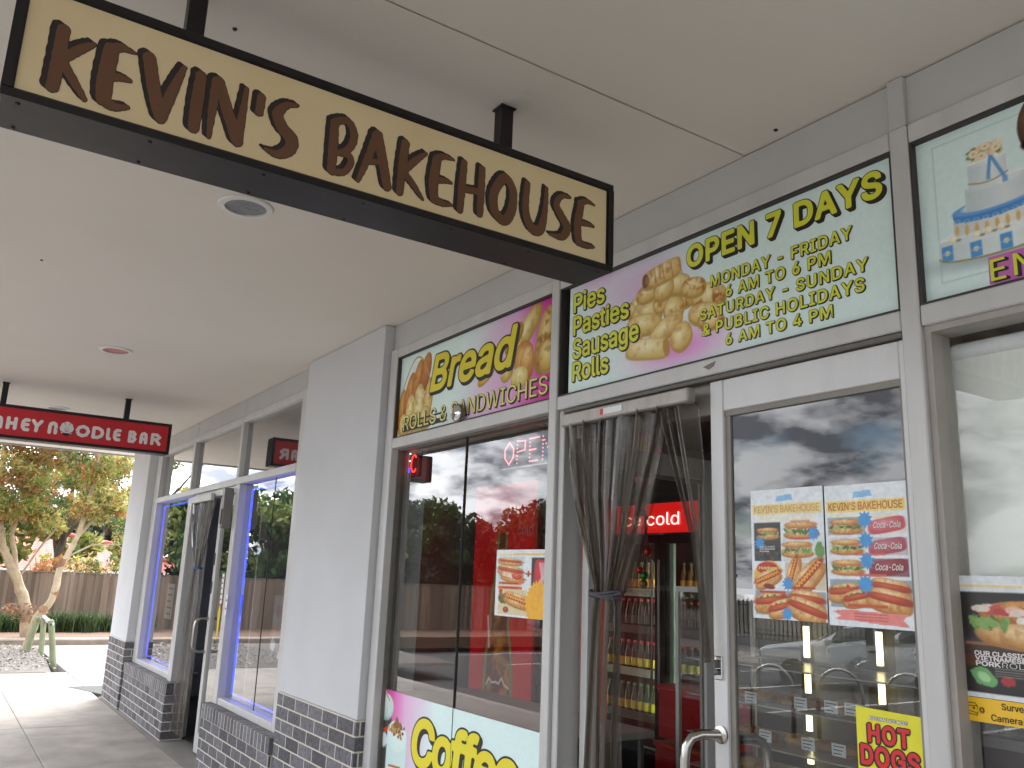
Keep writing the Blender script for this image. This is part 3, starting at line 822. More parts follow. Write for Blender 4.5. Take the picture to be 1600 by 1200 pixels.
card('notice', -8.49, -8.40, 1.38, 1.85, .062, 'white paper notice taped inside the noodle shop door', 'notice', lines=6)
card('hours_sticker', -8.645, -8.585, 1.42, 1.70, .044, 'narrow white opening hours strip on the noodle shop door', 'sticker', lines=5)
card('pull_sticker', -8.18, -8.13, 1.34, 1.52, -.033, 'small white tag stuck to the noodle shop door jamb', 'sticker', lines=2, lm=REDS)
q = MB(); q.prism([(-8.62 + .035 * math.cos(a) * (1 + .2 * math.sin(3 * a)), 1.25 + .16 * math.sin(a)) for a in np.linspace(0, 2 * math.pi, 24, endpoint=False)], lambda u, v, k: (u, .046 - .004 * k, v))
tag(q.build('open_tag', mat('yellow_plastic', 'e2c81e', .4)), 'yellow oval tag on the noodle shop door above its handle', 'tag')
card('door_poster', -11.05, -10.72, 1.15, 1.55, .09, 'pale faded poster low in the far blue lit window', 'poster', mat('faded_paper', 'a9b5b0', .6), 5)

# ---------------------------------------------------------------- strip curtains
def film(name, tr, gloss=.12):
    m = bpy.data.materials.new(name); m.use_nodes = True
    N, L = m.node_tree.nodes, m.node_tree.links; N.clear()
    out = N.new('ShaderNodeOutputMaterial'); t = N.new('ShaderNodeBsdfTransparent'); t.inputs[0].default_value = (*tr, 1)
    d = N.new('ShaderNodeBsdfPrincipled'); d.inputs['Base Color'].default_value = (*lin('71685e'), 1); d.inputs['Roughness'].default_value = gloss + .06; d.inputs['Specular IOR Level'].default_value = 1.0
    m1 = N.new('ShaderNodeMixShader'); m1.inputs[0].default_value = .42
    no = N.new('ShaderNodeTexNoise'); no.inputs['Scale'].default_value = 9; no.inputs['Detail'].default_value = 5
    geo = N.new('ShaderNodeNewGeometry'); mp = N.new('ShaderNodeMapping'); mp.inputs['Scale'].default_value = (2, 2, .35); L.new(geo.outputs['Position'], mp.inputs[0]); L.new(mp.outputs[0], no.inputs['Vector'])
    mr = N.new('ShaderNodeMapRange'); mr.inputs[1].default_value = .3; mr.inputs[2].default_value = .75; mr.inputs[3].default_value = .06; mr.inputs[4].default_value = .42
    L.new(no.outputs['Fac'], mr.inputs[0]); L.new(mr.outputs[0], m1.inputs[0])
    L.new(t.outputs[0], m1.inputs[1]); L.new(d.outputs[0], m1.inputs[2]); gl = N.new('ShaderNodeBsdfGlossy'); gl.inputs['Roughness'].default_value = .16
    fr = fresnel(N, L); fm = N.new('ShaderNodeMath'); fm.operation = 'MULTIPLY'; fm.inputs[1].default_value = 1.0; L.new(fr.outputs[0], fm.inputs[0])
    m2 = N.new('ShaderNodeMixShader'); L.new(fm.outputs[0], m2.inputs[0]); L.new(m1.outputs[0], m2.inputs[1]); L.new(gl.outputs[0], m2.inputs[2]); L.new(m2.outputs[0], out.inputs[0])
    MATS[name] = m; return m
FILM = film('smoky_plastic_film', (.72, .68, .63)); FILMN = film('clear_plastic_film', (.88, .88, .88))
def drape(name, rows, m, par, y=-.035, pleats=7, seed=0, nu=90, nv=60, depth=.028):
    """rows: (z, x_left, x_right) from the rail down"""
    rr = random.Random(seed); ph = [rr.uniform(0, 6.28) for _ in range(4)]
    q = MB(); V = []
    zs = [r[0] for r in rows][::-1]; xl = [r[1] for r in rows][::-1]; xr = [r[2] for r in rows][::-1]
    W0 = rows[0][2] - rows[0][1]
    for j in range(nv + 1):
        z = rows[0][0] + (rows[-1][0] - rows[0][0]) * j / nv
        a, b = np.interp(z, zs, xl), np.interp(z, zs, xr)
        sq = 1 - min(1, (b - a) / W0)
        for i in range(nu + 1):
            t = i / nu
            w = pleats * 2 * math.pi * t + ph[0] + .8 * math.sin(3.1 * t * 2 + ph[1] + j * .03)
            yy = y + depth * (1 - .45 * sq) * (math.sin(w) * .7 + .45 * math.sin(2.3 * w + ph[2])) - .02 * sq * math.sin(math.pi * t)
            V.append((a + (b - a) * (t + .018 * math.sin(2 * w)), yy, z + .008 * math.sin(5 * t + ph[3]) * (j == nv)))
    q.add(V, [(j * (nu + 1) + i, j * (nu + 1) + i + 1, (j + 1) * (nu + 1) + i + 1, (j + 1) * (nu + 1) + i) for j in range(nv) for i in range(nu)])
    o = q.build(name, m, par)
    for f in o.data.polygons: f.use_smooth = True
    return o
cu = thing('plastic_strip_curtain', (-2.7, -.04, 0), 'smoky clear plastic door curtain tied back in a bunch in the bakery doorway', 'curtain')
def smooth_rows(rows, n=14):
    z = np.linspace(rows[0][0], rows[-1][0], n); zz = [r[0] for r in rows][::-1]
    return [(k, float(np.interp(k, zz, [r[1] for r in rows][::-1])), float(np.interp(k, zz, [r[2] for r in rows][::-1]))) for k in z]
q = MB(); q.box(-3.085, -2.285, -.072, -.026, 2.435, 2.492, .006); rl = q.build('rail', mat('rail_aluminium', 'a59f98', .4, .4, .3, 9, streak=.3), cu)
q = MB(); q.box(-2.80, -2.66, -.0745, -.0725, 2.452, 2.478); q.build('rail_label', PAPER, rl)
q = MB(); q.box(-2.80, -2.78, -.0755, -.0747, 2.452, 2.478); q.build('label_mark', REDS, rl)
drape('drape', [(2.445, -3.085, -2.42), (2.30, -3.07, -2.455), (2.1, -3.02, -2.53), (1.9, -2.93, -2.61), (1.75, -2.86, -2.68), (1.71, -2.85, -2.695)], FILM, cu, seed=1, pleats=6, depth=.04)
drape('drape', [(2.445, -3.05, -2.46), (2.30, -3.02, -2.50), (2.1, -2.98, -2.56), (1.9, -2.91, -2.63), (1.75, -2.85, -2.69), (1.71, -2.845, -2.70)], FILM, cu, y=.012, seed=11, pleats=5, depth=.02)
drape('drape', [(1.71, -2.865, -2.70), (1.6, -2.89, -2.69), (1.2, -2.92, -2.70), (.06, -3.0, -2.68)], FILM, cu, seed=2, pleats=3, depth=.03)
drape('drape', [(2.445, -2.52, -2.29), (2.3, -2.46, -2.275), (2.1, -2.375, -2.255), (1.9, -2.29, -2.242), (1.7, -2.25, -2.23), (1.5, -2.228, -2.214)], FILM, cu, seed=3, pleats=2, depth=.03)
q = MB(); 
for k in range(3): q.tube([(-2.78 + .092 * math.cos(a), -.045 + .045 * math.sin(a), 1.705 + .008 * (k - 1) + .006 * math.sin(2 * a + k)) for a in np.linspace(0, 2 * math.pi, 22)], .006, 6)
q.tube([(-2.70, -.08, 1.705), (-2.67, -.09, 1.66), (-2.675, -.085, 1.6)], .004, 6); q.tube([(-2.69, -.08, 1.705), (-2.64, -.085, 1.715)], .004, 6)
q.build('tie', mat('grey_cord', '4c4a52', .8), cu)
cv = thing('plastic_strip_curtain', (-9.4, -.02, 0), 'clear plastic curtain tied with a blue cord in the noodle shop doorway', 'curtain')
q = MB(); q.box(-9.86, -9.05, -.05, -.01, 2.43, 2.50, .005); q.build('rail', ALU, cv)
drape('drape', [(2.435, -9.86, -9.06), (2.2, -9.80, -9.14), (1.95, -9.68, -9.25), (1.74, -9.52, -9.36)], FILMN, cv, y=.0, seed=5, pleats=8)
drape('drape', [(1.74, -9.56, -9.33), (1.4, -9.66, -9.28), (.1, -9.76, -9.24)], FILMN, cv, y=.0, seed=6, pleats=4)
q = MB(); q.tube([(-9.44 + .09 * math.cos(a), .0 + .04 * math.sin(a), 1.745) for a in np.linspace(0, 2 * math.pi, 18)], .009, 6); q.build('tie', mat('blue_cord', '3a4fb0', .7), cv)


# ---------------------------------------------------------------- hanging signs
def hanging_sign(x0, x1, y0, y1, z0, z1, posts, face_m, label, name='hanging_sign'):
    t = thing(name, ((x0 + x1) / 2, (y0 + y1) / 2, z0), label, 'hanging sign', 'signs hung from the soffit')
    b = .026
    q = MB()
    q.box(x0, x1 - .006, y0, y1, z0, z0 + b, .003); q.box(x0, x1 - .006, y0, y1, z1 - b, z1, .003)
    q.box(x0, x1 - .0062, y0, y0 + b, z0 + b, z1 - b); q.box(x0, x1 - .0062, y1 - b, y1, z0 + b, z1 - b)
    q.box(x0 + .004, x0 + .012, y0 + b, y1 - b, z0 + b, z1 - b)
    q.build('sign_box', BLACKM, t)
    q = MB()
    for (a, c, d, e) in ((y0 - .002, y1 + .002, z0 - .002, z0 + b - .004), (y0 - .002, y1 + .002, z1 - b + .004, z1 + .002)):
        q.box(x1 - .024, x1, a, c, d, e, .003)
    q.box(x1 - .024, x1, y0 - .002, y0 + b - .004, z0 + b - .004, z1 - b + .004); q.box(x1 - .024, x1, y1 - b + .004, y1 + .002, z0 + b - .004, z1 - b + .004)
    fr = q.build('sign_frame', BLACKM, t)
    n = int((y1 - y0) / .3)
    for i in range(n + 1):
        yy = y0 + .04 + (y1 - y0 - .08) * i / n
        for xx in (x0 + .02, x1 - .035):
            q = MB(); q.lathe((xx, yy, z0 - .001), [(0, -.004), (.004, -.003), (.006, 0)], 10); q.build('screw', mat('dark_screw', '3a3536', .4, .6), fr)
    q = MB(); q.box(x1 - .016, x1 - .010, y0 + b - .003, y1 - b + .003, z0 + b - .003, z1 - b + .003); face = q.build('sign_face', face_m, t)
    xc = (x0 + x1) / 2
    for p in posts:
        q = MB(); q.box(xc - .025, xc + .025, p - .025, p + .025, z1 - .003, HZ + .02, .003); q.build('post', BLACKM, t)
        q = MB(); q.box(xc - .032, xc + .032, p - .032, p + .032, HZ - .008, HZ - .001, .002); q.build('post_plate', BLACKM, t)
    return t, face
SX = -2.229
t, face = hanging_sign(-2.429, SX, -2.404, -.496, 2.838, 3.172, (-1.977, -.921), CREAM, 'long cream sign in a black frame with brown brush lettering, hung nearest')
FX = SX - .010
px_ = lambda u, v, l=0: (FX + l, u, v)
LET_ = [[[(-2.2968,3.0562,0.0141),(-2.2975,2.9713,0.0144),(-2.2997,2.8955,0.0138)],[(-2.2881,2.9779,0.011),(-2.2549,3.0169,0.0111),(-2.2261,3.0437,0.0066)],[(-2.287,2.9699,0.011),(-2.2561,2.9261,0.01),(-2.2258,2.8873,0.0055)]],[[(-2.1839,3.0461,0.0175),(-2.1873,2.9641,0.0184),(-2.1855,2.9079,0.0173)],[(-2.1865,3.048,0.0134),(-2.1618,3.0611,0.0104),(-2.1263,3.058,0.0026)],[(-2.1809,2.9694,0.0102),(-2.1557,2.9764,0.0093),(-2.1306,2.9769,0.0052)],[(-2.1839,2.9029,0.0163),(-2.159,2.8923,0.0112),(-2.1267,2.9012,0.0052)]],[[(-2.0927,3.0587,0.0158),(-2.0691,2.9689,0.0163),(-2.0458,2.9016,0.0147)],[(-2.0454,2.8989,0.0137),(-2.0256,2.9853,0.0128),(-2.0041,3.0643,0.0065)]],[[(-1.9586,3.058,0.0136),(-1.9602,2.98,0.0157),(-1.9614,2.901,0.0139)]],[[(-1.9156,3.0575,0.0132),(-1.9195,2.9588,0.0098),(-1.9189,2.8884,0.0049)],[(-1.9104,3.0595,0.0132),(-1.8764,2.9743,0.0154),(-1.8436,2.9008,0.0149)],[(-1.8425,2.9011,0.0121),(-1.8386,2.9818,0.01),(-1.8346,3.065,0.0056)]],[[(-1.7915,3.0549,0.0113),(-1.7934,3.0073,0.0113)]],[[(-1.6871,3.0668,0.0052),(-1.7171,3.0571,0.0092),(-1.7402,3.0233,0.0148),(-1.7247,2.9848,0.0171),(-1.6943,2.9575,0.0183),(-1.6979,2.9219,0.016),(-1.7306,2.8987,0.0113),(-1.7655,2.9038,0.0039)]],[[(-1.5706,3.0535,0.0124),(-1.5686,2.9705,0.0137),(-1.5685,2.9013,0.0122)],[(-1.5672,3.0587,0.0102),(-1.5292,3.0721,0.011),(-1.5071,3.0353,0.0118),(-1.518,2.9873,0.0102),(-1.5494,2.9626,0.0072)],[(-1.5494,2.9626,0.0087),(-1.5183,2.9633,0.0095),(-1.5102,2.942,0.0095),(-1.529,2.9075,0.0094),(-1.5643,2.8972,0.0101)]],[[(-1.4348,3.0576,0.0135),(-1.4573,2.9751,0.0111),(-1.4826,2.895,0.0066)],[(-1.4302,3.0617,0.0142),(-1.4069,2.9751,0.0149),(-1.3881,2.9022,0.0134)],[(-1.4603,2.962,0.0081),(-1.4008,2.9812,0.0082)]],[[(-1.3366,3.0644,0.013),(-1.3423,2.9793,0.0136),(-1.3447,2.8983,0.0113)],[(-1.335,2.9717,0.0106),(-1.2982,3.0184,0.01),(-1.2632,3.0534,0.0054)],[(-1.3328,2.9658,0.0099),(-1.2963,2.9317,0.0091),(-1.2656,2.8971,0.0046)]],[[(-1.2236,3.0425,0.0148),(-1.2308,2.9641,0.0162),(-1.2256,2.9113,0.0139)],[(-1.2257,3.0486,0.0117),(-1.1998,3.0638,0.0086),(-1.1618,3.0642,0.0032)],[(-1.2296,2.9729,0.0101),(-1.1947,2.9819,0.0086),(-1.1658,2.9823,0.0039)],[(-1.2254,2.9089,0.0131),(-1.1941,2.903,0.0093),(-1.1613,2.9074,0.0039)]],[[(-1.1232,3.0662,0.0112),(-1.1273,2.9786,0.0126),(-1.13,2.8995,0.011)],[(-1.0545,3.0662,0.0113),(-1.0548,2.9831,0.0128),(-1.0554,2.907,0.0112)],[(-1.1262,2.9747,0.0103),(-1.0567,2.9826,0.0104)]],[[(-0.9661,3.0611,0.0156),(-0.931,3.029,0.014),(-0.9317,2.9578,0.0156),(-0.959,2.9106,0.0162),(-0.9989,2.9343,0.0161),(-1.004,2.9983,0.0154),(-0.9661,3.0611,0.0156)]],[[(-0.8722,3.0692,0.0109),(-0.8764,2.9736,0.0133),(-0.8497,2.9142,0.0166),(-0.8121,2.92,0.0159),(-0.7952,2.9967,0.0101),(-0.7917,3.0754,0.0068)]],[[(-0.6887,3.0718,0.0043),(-0.7254,3.0656,0.0086),(-0.7478,3.0286,0.0128),(-0.723,2.9897,0.0154),(-0.6984,2.9553,0.0154),(-0.7208,2.9156,0.0119),(-0.7702,2.9114,0.0034)]],[[(-0.6399,3.0551,0.0139),(-0.6533,2.9768,0.0155),(-0.6475,2.9184,0.0138)],[(-0.6456,3.0628,0.0113),(-0.6126,3.079,0.0079),(-0.5775,3.074,0.0026)],[(-0.6492,2.9872,0.0095),(-0.6139,2.9922,0.0078),(-0.5803,2.992,0.0044)],[(-0.6473,2.9138,0.012),(-0.612,2.9092,0.0087),(-0.5787,2.9141,0.0044)]]]
def spline(s, n=6):
    if len(s) < 3: return s
    closed = s[0][:2] == s[-1][:2]; out = []
    for i in range(len(s) - 1):
        p1, p2 = s[i], s[i + 1]
        p0 = s[i - 1] if i else (s[-2] if closed else p1); p3 = s[i + 2] if i + 2 < len(s) else (s[1] if closed else p2)
        for k in range(n):
            t = k / n
            out.append(tuple(.5 * (2 * b + (c - a) * t + (2 * a - 5 * b + 4 * c - d) * t * t + (3 * b - a - 3 * c + d) * t ** 3) for a, b, c, d in zip(p0, p1, p2, p3)))
    return out + [s[-1]]
LET = [[spline([(u, v, r * 1.07) for u, v, r in s]) for s in st] for st in LET_]
for i, st in enumerate(LET):
    us = [p[0] for s in st for p in s]; vs = [p[1] for s in st for p in s]; rm = max(p[2] for s in st for p in s)
    f1 = lambda U, V, st=st, i=i: sdf_strokes(U, V, st, .0007, i)
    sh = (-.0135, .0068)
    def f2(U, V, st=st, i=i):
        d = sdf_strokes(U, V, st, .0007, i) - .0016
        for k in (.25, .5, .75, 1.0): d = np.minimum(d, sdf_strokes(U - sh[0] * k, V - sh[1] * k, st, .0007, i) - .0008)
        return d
    u0, u1, v0, v1 = min(us) - rm - .02, max(us) + rm + .02, min(vs) - rm - .02, max(vs) + rm + .02
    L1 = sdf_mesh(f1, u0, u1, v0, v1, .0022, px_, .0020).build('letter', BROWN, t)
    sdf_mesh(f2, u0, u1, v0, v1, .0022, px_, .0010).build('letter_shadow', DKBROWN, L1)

NX = -9.11
t, face = hanging_sign(-9.30, NX, -2.41, -.50, 2.852, 3.160, (-2.0, -.925), REDS, 'red sign in a black frame with white lettering, hung farther along the soffit')
FX2 = NX - .010
pn = lambda u, v, l=0: (FX2 + l, u, v)
GL = {
 'A': [[(0, 0), (0, .6), (.12, .9), (.5, 1), (.88, .9), (1, .6), (1, 0)], [(.0, .38), (1, .38)]],
 'N': [[(0, 0), (0, .6), (.12, .9), (.5, 1), (.88, .9), (1, .6), (1, 0)]],
 'H': [[(0, 0), (0, 1)], [(1, 0), (1, 1)], [(0, .5), (1, .5)]],
 'E': [[(1, 1), (.4, 1), (.05, .8), (0, .5), (.05, .2), (.4, 0), (1, 0)], [(0, .52), (.9, .52)]],
 'Y': [[(0, 1), (.5, .5)], [(1, 1), (.5, .5), (.45, 0)]],
 'O': [[(.5, 1), (.85, .85), (1, .5), (.85, .15), (.5, 0), (.15, .15), (0, .5), (.15, .85), (.5, 1)]],
 'D': [[(0, 0), (0, 1), (.5, 1), (.9, .8), (1, .5), (.9, .2), (.5, 0), (0, 0)]],
 'L': [[(0, 1), (0, .25), (.25, 0), (1, 0)]],
 'B': [[(0, 0), (0, 1), (.6, 1), (.9, .8), (.6, .53), (0, .53)], [(.6, .53), (1, .28), (.65, 0), (0, 0)]],
 'R': [[(0, 0), (0, 1), (.6, 1), (1, .75), (.6, .48), (.05, .48)], [(.5, .48), (1, 0)]],
}
NL = [('A', -2.065, -1.978), ('H', -1.952, -1.862), ('E', -1.832, -1.757), ('Y', -1.748, -1.65), ('N', -1.606, -1.524), ('O', -1.508, -1.386), ('O', -1.370, -1.242), ('D', -1.226, -1.116), ('L', -1.098, -1.050), ('E', -1.036, -.962), ('B', -.897, -.816), ('A', -.790, -.714), ('R', -.686, -.586)]
for i, (ch, a, b) in enumerate(NL):
    r = .0155; z0, z1 = (2.93 + r, 3.052 - r) if i != 5 else (2.932 + r, 3.066 - r)
    st = [[(a + r + (b - a - 2 * r) * u, z0 + (z1 - z0) * v, r) for u, v in s] for s in GL[ch]]
    o = sdf_mesh(lambda U, V: sdf_strokes(U, V, st), a - .02, b + .02, z0 - .04, z1 + .04, .0028, pn, .001).build('letter', WHITEL, t)
q = MB(); C5 = (-1.447, 3.0)
def disc(q, cy, cz, ry, rz, l, a0=0, a1=2 * math.pi, n=24):
    V = [pn(cy + ry * math.cos(a), cz + rz * math.sin(a), l) for a in np.linspace(a0, a1, n)]
    q.add(V, [tuple(range(n))])
disc(q, C5[0], 3.003, .030, .030, .0015); em = q.build('emblem', WHITEL, t)
q = MB(); disc(q, C5[0], 2.955, .033, .026, .0022, math.pi, 2 * math.pi, 14)
for s in (-1, 1):
    q.tube([pn(C5[0] + s * .03, 2.958, .002), pn(C5[0] + s * .088, 2.985, .002)], .0028, 5)
    q.tube([pn(C5[0] + s * .012, 3.028, .002), pn(C5[0] + s * .03, 3.052, .002)], .002, 5)
    disc(q, C5[0] + s * .009, 3.008, .003, .004, .0022)
q.tube([pn(C5[0] + .018 * math.cos(a), 3.0 + .012 * math.sin(a), .002) for a in np.linspace(math.pi * 1.1, math.pi * 1.9, 8)], .0018, 5)
q.build('emblem_mark', INK, em)

# ---------------------------------------------------------------- transom signs and the coffee sign
PX = .004
def sheet_sign(name, a, b, z0, z1, y, label, cat, px, bg, paint, m=PRINTG, group=None, thick=.012):
    t = thing(name, ((a + b) / 2, y, z0), label, cat, group)
    q = MB(); q.box(a, b, y + .0008, y + thick, z0, z1); q.build('backing', PAPER, t)
    c = Canvas(a, b, z0, z1, px, bg); paint(c); c.build('picture', lambda u, v, l: (u, y, v), m, t)
    return t
def glow(c, x, y, rx, ry, color, al=1.0):
    d = np.exp(-(((c.U - x) / rx) ** 2 + ((c.V - y) / ry) ** 2)); c.blend(d * al, color)
random.seed(3)
def p_open(c):
    glow(c, -2.70, 3.00, .24, .13, 'dcb4dc', .65); glow(c, -2.42, 2.69, .24, .075, 'e88fd6', .95); glow(c, -2.54, 3.02, .14, .10, 'dcaeda', .6)
    glow(c, -2.92, 3.12, .18, .05, 'e4b8df', .7)
    for x, y, rx, ry, rot, b in ((-2.40, 2.90, .085, .050, -12, .8), (-2.25, 2.865, .095, .062, -14, .9), (-2.27, 2.80, .09, .05, -10, .3), (-2.24, 2.765, .07, .04, -8, .6), (-2.66, 2.925, .075, .05, 20, .6), (-2.60, 2.885, .10, .075, 10, .35), (-2.62, 2.835, .11, .05, -8, .25), (-2.51, 2.91, .055, .045, 30, .6), (-2.44, 2.865, .058, .062, 60, .5), (-2.49, 2.79, .105, .05, 22, .3), (-2.40, 2.735, .062, .06, 30, .3), (-2.70, 2.795, .07, .035, -10, .2)):
        c.bun(x, y, rx, ry, rot, 'd2ae62', 'f6eab4', '9a5b20', b)
    for x, y, rx, ry, rot, b in ((-2.60, 2.972, .07, .045, 8, .5), (-2.42, 2.962, .075, .048, -10, .5), (-2.50, 2.962, .06, .05, 20, .3), (-2.33, 2.925, .07, .045, -10, .7)): c.bun(x, y, rx, ry, rot, 'd2ae62', 'f6eab4', '9a5b20', b)
    c.bun(-2.60, 2.725, .135, .048, -9, 'd8bd74', 'f7efc4', 'b07a30', .35, 4); c.ell(-2.485, 2.705, .020, .040, 'b98d4c', 10)
    c.bun(-2.515, 3.035, .115, .047, 6, 'dab870', 'f8eec2', 'b06e2a', .55, 4); c.ell(-2.612, 3.025, .020, .032, '7d5a3a', 0); c.ell(-2.60, 3.025, .012, .02, 'a0785a', 0)
    for i in range(4): c.line([(-2.56 + .05 * i, 3.07), (-2.545 + .05 * i, 3.0)], .004, '9c6a2c', .5)
to = sheet_sign('opening_hours_sign', -3.142, -1.437, 2.601, 3.137, .012, 'wide mint transom sign with opening hours and a heap of golden pastries', 'sign', PX, 'dff4f0', p_open)
P = fac(.0115)
lettering('OPEN 7 DAYS', -2.364, -1.487, 3.008, 3.104, P, YEL, to, bold=.03, out=.022, om=INK, oshift=(.012, -.012), space=1.06)
for s, a, b, z0, z1 in (('MONDAY - FRIDAY', -2.236, -1.606, 2.897, 2.944), ('6 AM TO 6 PM', -2.160, -1.692, 2.836, 2.882), ('SATURDAY - SUNDAY', -2.295, -1.554, 2.772, 2.817), ('& PUBLIC HOLIDAYS', -2.286, -1.570, 2.706, 2.753), ('6 AM TO 4 PM', -2.164, -1.694, 2.646, 2.690)):
    lettering(s, a, b, z0, z1, P, YEL, to, bold=.018, out=.026, om=INK, oshift=(.003, -.003), space=1.1)
for s, a, b, z0, z1 in (('Pies', -3.112, -2.882, 3.000, 3.094), ('Pasties', -3.112, -2.716, 2.887, 2.981), ('Sausage', -3.112, -2.652, 2.772, 2.868), ('Rolls', -3.112, -2.850, 2.664, 2.757)):
    lettering(s, a, b, z0, z1, P, YEL, to, bold=.018, out=.024, om=INK, oshift=(.006, -.004))

def p_bread(c):
    t = np.clip((c.U + 4.25) / 1.0 + (2.87 - c.V) * .35, 0, 1); t = t * t * (3 - 2 * t)
    c.blend(t, 'e07cc4'); t2 = np.clip((c.U + 3.62) / .34 + (2.87 - c.V) * .25, 0, 1); c.blend(t2, 'd01f92')
    glow(c, -3.9, 2.66, .3, .06, 'eeb6de', .6); glow(c, -3.62, 2.90, .22, .2, 'e8c6e6', .8)
    # basket of loaves
    c.ell(-4.72, 2.66, .25, .06, 'c8a45a', 0, 'dcc07a'); 
    for i in range(7): c.line([(-4.95 + .07 * i, 2.62), (-4.93 + .07 * i, 2.70)], .004, '8d6a2e')
    for x, y, rx, ry, rot, bs, hi in ((-4.90, 2.80, .05, .13, -10, 'c07a30', 'e8b468'), (-4.80, 2.88, .06, .15, -18, 'b56c28', 'e0a050'), (-4.70, 2.95, .06, .15, -22, 'b86f2a', 'dc9c50'), (-4.60, 2.99, .06, .13, -20, 'a8601f', 'd49048'), (-4.78, 2.76, .06, .12, -6, 'd6b060', 'f4e4a8'), (-4.66, 2.78, .075, .15, 4, 'd4bc70', 'f4ecb8'), (-4.55, 2.80, .055, .15, -12, 'c8a24c', 'efd894'), (-4.87, 2.69, .05, .07, 0, 'd8b45c', 'f0dc98'), (-4.58, 2.70, .07, .07, 20, 'bfa058', 'e6d8a0')):
        c.bun(x, y, rx, ry, rot, bs, hi, '8c5218', .35)
    c.line([(-4.93 + .40 * k / 20, 2.82 + .28 * math.sin(math.pi * k / 20 * .86 + .1)) for k in range(21)], .006, 'b79a55')
    # rolls on the right
    c.bun(-3.88, 2.845, .10, .042, 28, 'd0a84a', 'f4e6a8', 'a8701f', .35); c.line([(-3.95, 2.81), (-3.88, 2.85), (-3.82, 2.88)], .004, '8a6020')
    c.bun(-3.50, 3.02, .155, .066, 42, 'c2a048', 'f2e8b2', '8f6a22', .3); c.bun(-3.62, 2.99, .10, .05, 40, 'b08a3c', 'e0cc88', '8f6a22', .3)
    c.bun(-3.34, 2.94, .075, .175, -16, 'b88c3c', 'e4cf8c', '8a5a1c', .75); c.bun(-3.32, 2.84, .07, .085, -10, 'c8a04c', 'efdc9c', '94621e', .5)
    c.bun(-3.52, 2.85, .088, .115, 10, 'c07c34', 'e8c078', '9a5520', .3); c.bun(-3.50, 2.86, .05, .07, -30, 'cf9a4c', 'f0d494', '9a5520', .25); c.bun(-3.56, 2.77, .075, .06, 0, 'd4bc6c', 'f4ecb4', 'b08a3c', .2)
    c.bun(-3.68, 2.82, .06, .05, 30, 'c8a850', 'eee09c', 'a07a2c', .3)
tb = sheet_sign('bread_sign', -4.946, -3.254, 2.601, 3.137, .012, 'pink and mint transom sign with slanted bread lettering, loaves and rolls', 'sign', PX, 'dff4f0', p_bread)
lettering('Bread', -4.530, -3.587, 2.838, 3.065, P, mat('bread_letter', 'e2d42c', .4, 0, .0, 4, alt='dcc82a'), tb, bold=.022, shear=.22, out=.022, om=INK, oshift=(.014, -.014), cap='B')
lettering('ROLLS & SANDWICHES', -4.855, -3.308, 2.643, 2.735, P, YEL2, tb, bold=.0, out=.014, om=INK, oshift=(.010, -.008))

